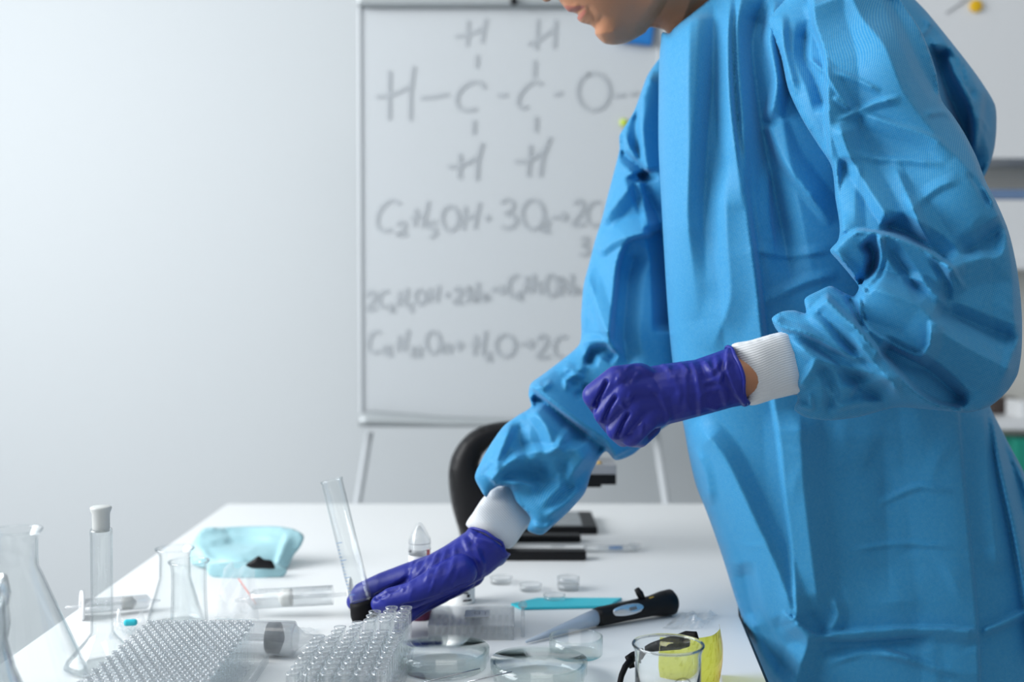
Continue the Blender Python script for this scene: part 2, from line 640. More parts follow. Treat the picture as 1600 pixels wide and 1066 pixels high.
def limbs(name, chains, m, parent, voxel=0.0022, smooth=6, folds=(), post=None, scale=1.0):
    """chains: lists of (px, py, depth, radius_px) joints"""
    bm = bmesh.new()
    for ch in chains:
        js = [(P(j[0], j[1], j[2]), j[3] * j[2] / F * scale) for j in ch]
        for (a, ra), (b, rb) in zip(js[:-1], js[1:]):
            capsule_bm(bm, a, b, ra, rb)
    return fuse(name, bm, m, parent, voxel, smooth, folds, post)


def fuse(name, bm, m, parent, voxel, smooth, folds=(), post=None):
    bmesh.ops.recalc_face_normals(bm, faces=bm.faces)
    me = bpy.data.meshes.new(name)
    bm.to_mesh(me)
    bm.free()
    tmp = bpy.data.objects.new(name + '_tmp', me)
    COL.objects.link(tmp)
    r = tmp.modifiers.new('r', 'REMESH')
    r.mode = 'VOXEL'
    r.voxel_size = voxel
    s = tmp.modifiers.new('s', 'SMOOTH')
    s.factor = 0.5
    s.iterations = smooth
    dg = bpy.context.evaluated_depsgraph_get()
    me2 = bpy.data.meshes.new_from_object(tmp.evaluated_get(dg))
    bpy.data.objects.remove(tmp)
    if folds or post:
        n = len(me2.vertices)
        co = np.zeros(n * 3)
        me2.vertices.foreach_get('co', co)
        co = co.reshape(-1, 3)
        no = np.zeros(n * 3)
        me2.vertices.foreach_get('normal', no)
        no = no.reshape(-1, 3)
        if folds:
            px, py = proj(co)
            view = co - np.array(CAM)
            view /= np.linalg.norm(view, axis=1)[:, None]
            face = np.clip(-(no * view).sum(1) * 2.0, 0, 1)
            rel = relief(px, py, folds) * co[:, 1] / F * face
            co = co + no * rel[:, None]
        if post: co = post(co, no)
        me2.vertices.foreach_set('co', co.ravel())
    me2.name = name
    return link(name, me2, m, parent)


# ------------------------------------------------------------------ the room
def struct(name, c, s, m, bevel=0.0):
    o = box(name, c, s, m, bevel=bevel)
    o['kind'] = 'structure'
    return o


BY = 3.4
struct('floor', (0.15, 1.0, -0.05), (5.9, 5.2, 0.1), M['floor'])
struct('ceiling', (0.15, 1.0, 3.05), (5.9, 5.2, 0.1), M['wall'])
struct('wall_back', (0.15, BY + 0.05, 1.5), (5.9, 0.1, 3.0), M['wall'])
struct('wall_right', (3.05, 1.0, 1.5), (0.1, 4.8, 3.0), M['wall'])
# left wall with a window opening (y -0.9..2.6, z 0.9..2.84)
bm = bmesh.new()
box_bm(bm, (-2.75, 1.0, 0.45), (0.1, 4.8, 0.9))
box_bm(bm, (-2.75, 1.0, 2.92), (0.1, 4.8, 0.16))
box_bm(bm, (-2.75, -1.15, 1.87), (0.1, 0.5, 1.94))
box_bm(bm, (-2.75, 3.0, 1.87), (0.1, 0.8, 1.94))
w = frombm('wall_left', bm, M['wall'], smooth=False)
w['kind'] = 'structure'
bm = bmesh.new()
for y in (-0.88, 0.27, 1.42, 2.58): box_bm(bm, (-2.75, y, 1.87), (0.06, 0.05, 1.94))
for z in (0.925, 2.815): box_bm(bm, (-2.75, 0.85, z), (0.06, 3.5, 0.05))
w = frombm('window_1', bm, M['white'], smooth=False)
w['kind'] = 'structure'
struct('baseboard_back', (0.15, BY - 0.01, 0.05), (5.7, 0.02, 0.1), M['white'])

# ------------------------------------------------------------------ table
TX0, TX1, TY0, TY1 = -0.567, 0.293, 0.78, 2.28
tb = empty('laboratory_table', (-0.137, 1.5, 0), 'long white laminate table covered with laboratory glassware and plastic', 'table')
RX = lambda y: float(np.interp(y, [0.78, 1.21, 1.46, 1.60, 2.28], [0.226, 0.2685, 0.2895, 0.315, 0.405]))        # right side, slightly out of square


def prism(name, pts, z0, z1, m, parent=None, bevel=0.0):
    bm = bmesh.new()
    lo = [bm.verts.new((x, y, z0)) for x, y in pts]
    hi = [bm.verts.new((x, y, z1)) for x, y in pts]
    bm.faces.new(lo); bm.faces.new(hi)
    for i in range(len(pts)):
        j = (i + 1) % len(pts)
        bm.faces.new((lo[i], lo[j], hi[j], hi[i]))
    if bevel: bmesh.ops.bevel(bm, geom=list(bm.edges), offset=bevel, segments=2, affect='EDGES')
    return frombm(name, bm, m, parent, smooth=False)


RS = [(RX(y), y) for y in (TY0, 1.21, 1.46, 1.60, TY1)]
prism('tabletop', [(TX0, TY0)] + RS + [(TX0, TY1)], 0.726, 0.75, M['table'], tb, 0.0012)
o = prism('edge_band', [(x + 0.0002, y) for x, y in RS] + [(x + 0.003, y) for x, y in RS[::-1]], 0.726, 0.7494, M['black'], tb)
o['label'] = 'black edge band along the right side'
for x in (TX0 + 0.04, 0.19):
    for y in (TY0 + 0.05, TY1 - 0.05):
        box('leg', (x, y, 0.363), (0.045, 0.045, 0.726), M['black'], tb, bevel=0.003)
for y in (TY0 + 0.05, TY1 - 0.05):
    box('apron', (-0.168, y, 0.695), (0.66, 0.02, 0.06), M['black'], tb)


# ------------------------------------------------------------------ flipchart
FD = 2.75
ctr = P(795, 340, FD)
fc = empty('flipchart_stand', (ctr.x, FD, 0), 'white flipchart easel with handwritten chemical formulas, behind the table', 'flipchart')


def PB(px, py, d=FD): return P(px, py, d)


tl, br = PB(563, 12), PB(1026, 664)
bc = ((tl.x + br.x) / 2, FD + 0.012, (tl.z + br.z) / 2)
BW, BH = br.x - tl.x, tl.z - br.z
box('board', bc, (BW, 0.02, BH), M['board'], fc, bevel=0.004)
for x in (tl.x - 0.002, br.x + 0.002): box('side_rail', (x, FD + 0.01, bc[2]), (0.009, 0.026, BH), M['board'], fc, bevel=0.003)
zt = tl.z + 0.035
box('clip_bar', (bc[0], FD - 0.004, zt), (BW + 0.01, 0.05, 0.07), M['alu'], fc, bevel=0.008)
for px in (803,):
    c = PB(px, 8)
    lathe('clamp_knob', [(0, 0), (0.009, 0), (0.008, 0.014), (0, 0.016)], M['black'], fc, 20, Matrix.Translation((c.x, FD - 0.029, c.z)) @ Matrix.Rotation(math.pi / 2, 4, 'X'))
# pen tray: a half-round aluminium trough, deeper at its left cap
zb = br.z
bm = bmesh.new()
n = 10
L0, L1 = tl.x - 0.003, br.x + 0.003
rings = []
for x, hh in ((L0, 0.034), (L0 + 0.02, 0.038), (L0 + 0.06, 0.036), (L0 + 0.20, 0.024), (L0 + 0.35, 0.019), (L1 - 0.02, 0.017), (L1, 0.017)):
    ring = []
    for i in range(n + 1):
        t = math.pi * i / n
        ring.append(bm.verts.new((x, FD - 0.002 - 0.045 * math.sin(t) ** 0.7, zb - 0.004 + hh * (1 + math.cos(t)) / 2)))
    rings.append(ring)
for a, b in zip(rings[:-1], rings[1:]):
    for i in range(n): bm.faces.new((a[i], a[i + 1], b[i + 1], b[i]))
    bm.faces.new((a[0], b[0], b[n], a[n]))
bm.faces.new(rings[0]); bm.faces.new(rings[-1])
frombm('pen_tray', bm, M['alu'], fc)
# legs splay to the floor
for (pa, pb_, dd) in (((577, 676), (559, 785), 0.0), ((1024, 674), (1041, 785), 0.0)):
    a, b = PB(*pa, FD + 0.02), PB(*pb_, FD - 0.03)
    t = (a.z - 0.004) / (a.z - b.z)
    e = a + (b - a) * t
    lg = tube('leg', [a, e], 0.0095, M['board'], fc, 14)
    tube('foot', [e + Vector((0, 0, -0.002)), e + (a - e).normalized() * 0.03], 0.014, M['black'], lg, 14)
a = Vector((bc[0], FD + 0.04, bc[2] + 0.3))
lg = tube('leg', [a, Vector((bc[0], FD + 0.50, 0.004))], 0.0105, M['white'], fc, 14)


def strokes(name, lines, m, parent, w=0.0085, d=FD - 0.0002):
    """marker strokes: flat ribbons lying on the board"""
    bm = bmesh.new()
    for si, ln in enumerate(lines):
        dd = d - 0.00004 * si
        pl = spline(ln, 4) if len(ln) > 2 else np.array(ln, float)
        pts = [P(x, y, dd) for x, y in pl]
        vs = []
        for i, p in enumerate(pts):
            t = (pts[min(i + 1, len(pts) - 1)] - pts[max(i - 1, 0)]).normalized()
            nn = Vector((-t.z, 0, t.x)) * w / 2
            vs.append((bm.verts.new(p + nn), bm.verts.new(p - nn)))
        for a, b in zip(vs[:-1], vs[1:]): bm.faces.new((a[0], a[1], b[1], b[0]))
    return frombm(name, bm, m, parent, smooth=False)


def ell(cx, cy, rx, ry, a0=0, a1=360, n=14, rot=0):
    out = []
    for i in range(n + 1):
        t = math.radians(a0 + (a1 - a0) * i / n)
        x, y = rx * math.cos(t), ry * math.sin(t)
        c, s = math.cos(rot), math.sin(rot)
        out.append((cx + x * c - y * s, cy + x * s + y * c))
    return out


W = []
# structural formula
W += [[(731, 32), (729, 72)], [(759, 29), (755, 50), (752, 67)], [(711, 57), (730, 54), (748, 47), (757, 40)]]                     # H over first C
W += [[(840, 30), (837, 78)], [(868, 31), (865, 76)], [(824, 69), (838, 64), (855, 52), (866, 44)]]
W += [[(745, 86), (744, 106)], [(835, 94), (834, 121)]]
W += [[(608, 110), (607, 187)], [(646, 103), (641, 140), (640, 188)], [(587, 151), (607, 149), (625, 142), (643, 132)]]
W += [[(657, 153), (678, 151), (700, 147)]]
W += [[(757, 138), (750, 129), (738, 128), (722, 137), (713, 153), (716, 168), (728, 172), (744, 170)]]
W += [[(777, 149), (792, 148)]]
W += [[(846, 132), (836, 127), (822, 135), (810, 152), (809, 164), (816, 169), (824, 166)]]
W += [[(865, 148), (878, 145)]]
W += [ell(927, 143, 25, 29, -110, 255, 20)]
W += [[(960, 150), (976, 148)], [(984, 148), (996, 145)]]
W += [[(740, 188), (739, 210)], [(837, 182), (836, 206)]]
W += [[(718, 240), (717, 279)], [(753, 223), (746, 250), (744, 282)], [(699, 260), (718, 259), (735, 251), (750, 241)]]
W += [[(828, 226), (824, 276)], [(859, 214), (847, 245), (843, 276)], [(804, 252), (825, 251), (842, 240), (855, 230)]]
# C2H5OH + 3O2 -> 2CO2
W += [[(625, 319), (612, 313), (598, 322), (589, 340), (591, 356), (603, 361), (612, 358)]]
W += [[(620, 352), (627, 346), (633, 351), (630, 359), (620, 367), (636, 366)]]
W += [[(650, 326), (647, 354)], [(669, 314), (664, 336), (659, 355)], [(641, 341), (653, 339), (667, 332)]]
W += [[(681, 347), (668, 348), (668, 355), (679, 357), (680, 366), (671, 371)]]
W += [ell(703, 341, 13, 19, -80, 280, 16)]
W += [[(727, 322), (723, 359)], [(749, 316), (744, 338), (741, 358)], [(721, 342), (735, 339), (747, 332)]]
W += [[(757, 341), (765, 340)], [(761, 336), (761, 346)]]
W += [[(782, 317), (793, 311), (802, 319), (797, 330), (789, 334), (802, 337), (806, 347), (796, 356), (783, 354)]]
W += [ell(832, 335, 17, 23, -100, 260, 18)]
W += [[(845, 346), (853, 342), (856, 350), (846, 361), (859, 361)]]
W += [[(862, 340), (884, 338)], [(877, 332), (885, 338), (878, 345)]]
W += [[(896, 319), (906, 312), (911, 322), (903, 338), (894, 351), (912, 350)]]
W += [[(937, 316), (926, 316), (917, 330), (917, 345), (926, 352), (940, 349)]]
W += [[(953, 318), (944, 330), (946, 346), (956, 350)]]
W += [[(907, 374), (916, 371), (917, 380), (910, 384), (919, 389), (915, 398), (905, 397)]]
# 2C2H5OH + 2Na -> C2H5ONa
W += [[(573, 463), (580, 455), (586, 459), (583, 470), (573, 484), (588, 482)]]
W += [[(607, 455), (598, 456), (592, 468), (595, 479), (605, 479)]]
W += [[(608, 478), (613, 476), (613, 482), (608, 486), (617, 486)]]
W += [[(624, 455), (622, 478)], [(636, 450), (632, 478)], [(618, 468), (634, 462)]]
W += [[(645, 476), (638, 476), (638, 481), (644, 483), (641, 488)]]
W += [ell(656, 464, 8, 11, -80, 280, 14)]
W += [[(672, 450), (670, 473)], [(685, 446), (681, 472)], [(668, 462), (684, 459)]]
W += [[(694, 461), (702, 460)], [(698, 456), (698, 465)]]
W += [[(709, 455), (716, 449), (721, 455), (716, 464), (709, 473), (723, 472)]]
W += [[(731, 473), (732, 448), (743, 471), (746, 441)]]
W += [[(759, 459), (751, 462), (752, 469), (759, 467), (760, 460), (764, 469)]]
W += [[(768, 455), (774, 450), (780, 456), (788, 452)], [(782, 446), (789, 452), (783, 459)]]
W += [[(809, 430), (798, 434), (794, 448), (798, 462), (808, 462)]]
W += [[(808, 458), (813, 456), (812, 462), (808, 467), (816, 466)]]
W += [[(823, 431), (820, 458)], [(834, 428), (830, 458)], [(817, 447), (834, 441)]]
W += [[(846, 442), (838, 443), (838, 449), (845, 452), (842, 459)]]
W += [ell(861, 446, 9, 17, -80, 280, 14)]
W += [[(875, 462), (877, 434), (889, 458), (893, 428)]]
W += [[(901, 449), (893, 452), (894, 459), (901, 457), (902, 450), (907, 459)]]
# C12H22O11 + H2O -> 2C
W += [[(594, 519), (584, 519), (576, 532), (577, 547), (586, 551), (593, 548)]]
W += [[(600, 540), (600, 554)], [(603, 543), (609, 541), (608, 548), (603, 555), (613, 554)]]
W += [[(624, 524), (621, 549)], [(637, 515), (631, 549)], [(618, 539), (634, 532)]]
W += [[(641, 545), (646, 543), (646, 549), (641, 556), (649, 556)], [(651, 545), (656, 543), (656, 549), (651, 556), (659, 555)]]
W += [ell(676, 535, 11, 17, -80, 280, 14)]
W += [[(687, 541), (692, 538), (692, 553)], [(697, 541), (702, 538), (702, 553)]]
W += [[(710, 541), (724, 539)], [(717, 533), (717, 548)]]
W += [[(743, 524), (740, 555)], [(758, 517), (753, 555)], [(735, 540), (756, 535)]]
W += [[(759, 553), (764, 551), (764, 557), (759, 562), (768, 562)]]
W += [ell(789, 540, 15, 17, -80, 280, 16)]
W += [[(812, 538), (832, 537)], [(825, 531), (833, 537), (826, 544)]]
W += [[(839, 531), (848, 523), (854, 531), (848, 545), (838, 558), (858, 557)]]
W += [[(885, 526), (873, 527), (865, 541), (868, 555), (880, 558)]]
for lo, hi in ((0, 300), (300, 410), (410, 500), (500, 600)):
    strokes('handwriting', [w_ for w_ in W if lo <= sum(q[1] for q in w_) / len(w_) < hi], M['marker'], fc, w=0.0078)


def magnet(px, py, r, m, label, d=FD):
    c = P(px, py, d)
    o = lathe('magnet', [(0, 0), (r, 0), (r, 0.007), (r * 0.85, 0.009), (0, 0.009)], m, None, 24,
              Matrix.Translation((c.x, d - 0.0005, c.z)) @ Matrix.Rotation(math.pi / 2, 4, 'X'))
    return tag(o, label, 'magnet')


magnet(974, 192, 0.009, M['greenmag'], 'small yellow-green round magnet on the flipchart beside the gown')
# big blue eraser-like magnet near the chin
c = P(985, 46, FD)
o = box('board_eraser', (c.x + 0.012, FD - 0.0145, c.z + 0.002), (0.085, 0.0235, 0.080), M['bluemag'], None,
        rot=Matrix.Rotation(0.12, 3, 'Y'), bevel=0.006)
tag(o, 'blue magnetic eraser on the flipchart below the chin of the person', 'eraser')

# ------------------------------------------------------------------ right: wall board and shelves
SD = 3.0
c0 = P(1405, 247, SD)
x0, x1, zt = c0.x, 2.6, c0.z
wb = empty('wall_cabinet', ((x0 + x1) / 2, SD + 0.18, 0), 'white cabinet hanging on the back wall right of the person', 'cabinet')
box('carcass', ((x0 + x1) / 2, SD + 0.12, zt + 0.45), (x1 - x0, 0.20, 0.9), M['white'], wb, bevel=0.003)
for i in range(2):
    ww = (x1 - x0) / 2 - 0.003
    box('door', (x0 + (i + 0.5) * (x1 - x0) / 2, SD + 0.01, zt + 0.45), (ww, 0.018, 0.9), M['white'], wb, bevel=0.002)
magnet(1524, 10, 0.016, M['yellowmag'], 'yellow round magnet on the white wall cabinet', SD)
bm = bmesh.new()
a, b = P(1512, 0, SD - 0.001), P(1478, 21, SD - 0.001)
tube_bm(bm, [a + Vector((0.01, -0.001, 0.01)), b + Vector((0, -0.001, 0))], 0.0016, 8)
o = frombm('string', bm, M['grey'])
tag(o, 'thin grey string hanging on the cabinet left of the yellow magnet', 'string')

sh = empty('shelf_unit', ((x0 + x1) / 2, SD + 0.18, 0), 'white open shelf unit behind the person under the wall cabinet', 'shelf')
zs = [P(1570, y, SD).z for y in (412, 664)]
for z in (zs[0], zs[1], 0.35):
    box('shelf_board', ((x0 + x1) / 2, SD + 0.115, z), (x1 - x0, 0.21, 0.028), M['white'], sh, bevel=0.002)
box('side_panel', (x1, SD + 0.115, zt / 2), (0.02, 0.21, zt - 0.003), M['white'], sh, bevel=0.002)
for y in (SD + 0.02, SD + 0.21):
    box('post', (x0 - 0.008, y, zt / 2), (0.015, 0.015, zt - 0.003), M['white'], sh, bevel=0.001)
box('back_panel', ((x0 + x1) / 2, SD + 0.225, zt / 2), (x1 - x0 - 0.025, 0.008, zt - 0.003), M['beige'], sh)


def shelf_box(px0, px1, pyt, zbot, m, name, label, cat, dd=0.03, deep=0.16):
    a, b = P(px0, pyt, SD + dd), P(px1, pyt, SD + dd)
    h = a.z - zbot
    o = box(name, ((a.x + b.x) / 2, SD + dd + deep / 2, zbot + h / 2), (b.x - a.x, deep, h), m, None, bevel=0.003)
    return tag(o, label, cat)


zA, zB = zs[0] + 0.0142, zs[1] + 0.0142
shelf_box(1545, 1690, 312, zA, M['white'], 'storage_box', 'large white box on the upper shelf under the blue folder', 'box')
zf = P(1545, 312, SD + 0.03).z
o = box('folder', (P(1545, 303, SD).x + 0.17, SD + 0.11, zf + 0.014), (0.32, 0.16, 0.026), M['bluefolder'], None, bevel=0.003)
tag(o, 'blue folder lying on top of the large white box', 'folder')
shelf_box(1550, 1592, 622, zB, M['brown'], 'bottle_box', 'dark brown box on the middle shelf behind the elbow', 'box', 0.14, 0.06)
shelf_box(1596, 1680, 628, zB, M['white'], 'carton', 'small white carton right of the dark brown box', 'box', 0.02, 0.1)
zw = P(1570, 600, SD + 0.02).z
shelf_box(1604, 1700, 720, 0.3642, M['white'], 'crate', 'white crate on the lowest shelf', 'box', 0.14, 0.07)
shelf_box(1588, 1640, 686, 0.3642, M['green'], 'binder', 'tall green binder standing on the lowest shelf', 'binder', 0.02, 0.10)
# ------------------------------------------------------------------ the person
ps = empty('person', (0.47, 1.42, 0), 'person in a blue disposable gown and violet-blue gloves leaning over the table', 'person')

# body: head, neck, trunk, legs in one mesh
face = [(955, 70), (945, 68), (936, 61), (930, 53), (929, 45), (924, 40), (914, 37), (906, 34), (902, 29), (903, 23), (897, 20),
        (888, 18), (883, 13), (877, 6), (872, -1), (866, -6), (860, 1), (853, 3), (846, -1), (840, -12), (836, -24), (832, -50), (822, -72), (806, -92),
        (792, -120), (788, -160), (805, -215), (860, -262), (940, -280), (1020, -262), (1075, -215), (1100, -150), (1112, -90), (1150, -55),
        (1180, 0), (1170, 60), (1120, 90), (1075, 90), (1050, 70), (1038, 47), (1027, 44), (1015, 43), (1008, 51), (997, 58), (984, 65), (970, 69)]
ff = [
    ([(893, 22), (903, 19), (913, 12)], -5.5, 5, 6, 1.3, (0, 0.3)),               # mouth line
    ([(898, 30), (909, 27), (918, 17)], 3.5, 9, 7, 1.5, (0, 0.35)),               # lower lip
    ([(884, 14), (895, 12), (906, 7)], 3.0, 9, 7, 1.5, (0, 0.3)),                 # upper lip
    ([(925, 44), (936, 34), (944, 22)], -4.5, 15, 12, 1.6, (0.1, 0.4)),           # chin groove
    ([(940, 52), (958, 50)], 9, 26, 26, 1.7, (0, 0)),                             # chin ball
    ([(916, 8), (926, 22), (932, 36)], -2.5, 9, 10, 1.6, (0.2, 0.3)),             # fold beside the mouth
    ([(866, -14), (884, -22), (905, -6)], -3, 14, 14, 1.6, (0.2, 0.3)),
    ([(832, -62), (850, -66), (872, -58)], -8, 16, 16, 1.5, (0.1, 0.2)),          # eye socket
    ([(836, -60), (850, -63), (866, -57)], 5, 6, 6, 1.5, (0.2, 0.2)),             # closed eyelid
    ([(815, -84), (840, -94), (872, -86)], 5, 9, 9, 1.5, (0.2, 0.3)),             # brow
    ([(992, -60), (985, -85), (992, -112), (1012, -122), (1026, -108), (1022, -85), (1004, -58)], 9, 6, 6, 1.2, (0.05, 0.05)),  # ear
    ([(1002, -92), (1008, -80)], -6, 10, 10, 1.4, (0, 0)),
    ([(1012, 46), (1032, 20), (1060, -40)], -16, 34, 20, 1.5, (0.0, 0.2)),        # under the jaw
    ([(1000, 50), (1022, 18), (1046, -30), (1060, -80)], 6, 20, 30, 1.4, (0.1, 0.1)),  # jaw edge
    ([(1092, -40), (1075, 10), (1055, 60)], 6, 18, 14, 1.5, (0.1, 0.0)),          # neck muscle
]


def lipf(px, py):
    d1, _, t1 = seg_dist(px, py, spline([(886, 15), (898, 14), (911, 11)], 3))
    d2, _, t2 = seg_dist(px, py, spline([(897, 29), (905, 27), (913, 18)], 3))
    a = np.clip((7.5 * (1 - 0.55 * t1) - d1) / 2.0, 0, 1)
    b = np.clip((6.5 * (1 - 0.4 * t2) - d2) / 2.0, 0, 1)
    return np.maximum(a, b)


head = inflate('body', face, [(930, -80, 1.42), (1040, -40, 1.43), (1080, 40, 1.475), (1150, 40, 1.48)], 0.62, M['skin'], ps, step=2.2, folds=ff, edge=5, lip=lipf)
# trunk, arms and legs (under the clothes)
bm = bmesh.new()


def cap(a, b, ra, rb): capsule_bm(bm, a, b, ra, rb, 16)


nk = P(1125, 0, 1.49)
cap(nk, P(1230, 90, 1.47), 0.045, 0.05)
cap(P(1240, 100, 1.45), P(1300, 330, 1.42), 0.075, 0.085)
cap(P(1300, 330, 1.42), P(1350, 720, 1.44), 0.08, 0.08)
hip = P(1400, 760, 1.50)
for sgn in (-1, 1):
    hp = Vector((hip.x + 0.0, hip.y + sgn * 0.045, hip.z - 0.02))
    kn = Vector((hip.x - 0.0, hip.y + sgn * 0.055, 0.50))
    an = Vector((hip.x + 0.03, hip.y + sgn * 0.055, 0.10))
    cap(hp, kn, 0.055, 0.05)
    cap(kn, an, 0.055, 0.04)
    cap(an, an + Vector((-0.10, 0, -0.055)), 0.036, 0.03)
# left (near) arm and right (far) arm
for ch in ([(1310, 90, 1.36, 40), (1470, 540, 1.25, 36), (1300, 585, 1.20, 34), (1190, 582, 1.16, 36), (1120, 597, 1.145, 32)],
           [(1060, 140, 1.59, 20), (1005, 330, 1.60, 16), (980, 600, 1.56, 22), (850, 745, 1.49, 16), (775, 822, 1.435, 15)]):
    for a, b in zip(ch[:-1], ch[1:]):
        cap(P(*a[:3]), P(*b[:3]), a[3] * a[2] / F, b[3] * b[2] / F)
trunk = fuse('trunk_tmp', bm, M['skin'], None, 0.006, 6)
# join trunk into the head mesh (one body object)
bmj = bmesh.new()
bmj.from_mesh(head.data)
bmj.from_mesh(trunk.data)
bmj.to_mesh(head.data)
bmj.free()
bpy.data.objects.remove(trunk)
head.data.polygons.foreach_set('use_smooth', [True] * len(head.data.polygons))
# hair (above the frame)
hr = [(800, -110), (786, -150), (796, -220), (855, -275), (940, -296), (1030, -278), (1090, -228), (1118, -160), (1122, -95), (1095, -85), (1075, -120), (1050, -110), (1035, -150),
      (980, -190), (900, -190), (840, -160)]
inflate('hair', hr, [(960, -160, 1.42)], 0.95, mat('brown_hair', (0.045, 0.025, 0.015), 0.6), ps, step=6)

# trousers and shoes (below the gown)
bm = bmesh.new()
for sgn in (-1, 1):
    kn = Vector((hip.x, hip.y + sgn * 0.055, 0.60))
    an = Vector((hip.x + 0.03, hip.y + sgn * 0.055, 0.13))
    capsule_bm(bm, Vector((hip.x, hip.y + sgn * 0.045, hip.z - 0.05)), kn, 0.06, 0.06, 16)
    capsule_bm(bm, kn, an, 0.06, 0.055, 16)
fuse('trousers', bm, M['trousers'], ps, 0.008, 4)
for sgn in (-1, 1):
    bm = bmesh.new()
    an = Vector((hip.x + 0.035, hip.y + sgn * 0.055, 0.052))
    capsule_bm(bm, an, an + Vector((-0.16, 0, -0.012)), 0.047, 0.038, 16)
    capsule_bm(bm, an + Vector((0, 0, 0.04)), an, 0.045, 0.047, 16)
    sh_ = fuse('shoe', bm, M['white'], ps, 0.006, 4, post=lambda co, no: np.stack([co[:, 0], co[:, 1], np.maximum(co[:, 2], 0.001)], 1))

# ---- gown -------------------------------------------------------------------------------------------
torso = [(1036, 50), (1032, 70), (1030, 95), (1029, 150), (1029, 230), (1033, 310), (1038, 400), (1043, 480), (1050, 560), (1058, 620), (1068, 665),
         (1075, 705), (1088, 760), (1104, 800), (1128, 868), (1148, 932), (1156, 956), (1170, 998), (1188, 1066), (1212, 1180), (1228, 1300), (1236, 1420), (1240, 1560),
         (1420, 1590), (1640, 1590), (1800, 1560), (1770, 1400), (1735, 1250), (1690, 1060), (1640, 850), (1600, 738), (1572, 685), (1545, 630), (1530, 560),
         (1530, 450), (1530, 350), (1534, 285), (1545, 262), (1553, 235), (1557, 200), (1555, 165), (1535, 130), (1512, 98), (1490, 70), (1470, 45), (1445, 15),
         (1420, -10), (1370, -60), (1290, -95), (1210, -80), (1150, -45), (1107, 0), (1080, 22), (1052, 45), (1046, 52)]
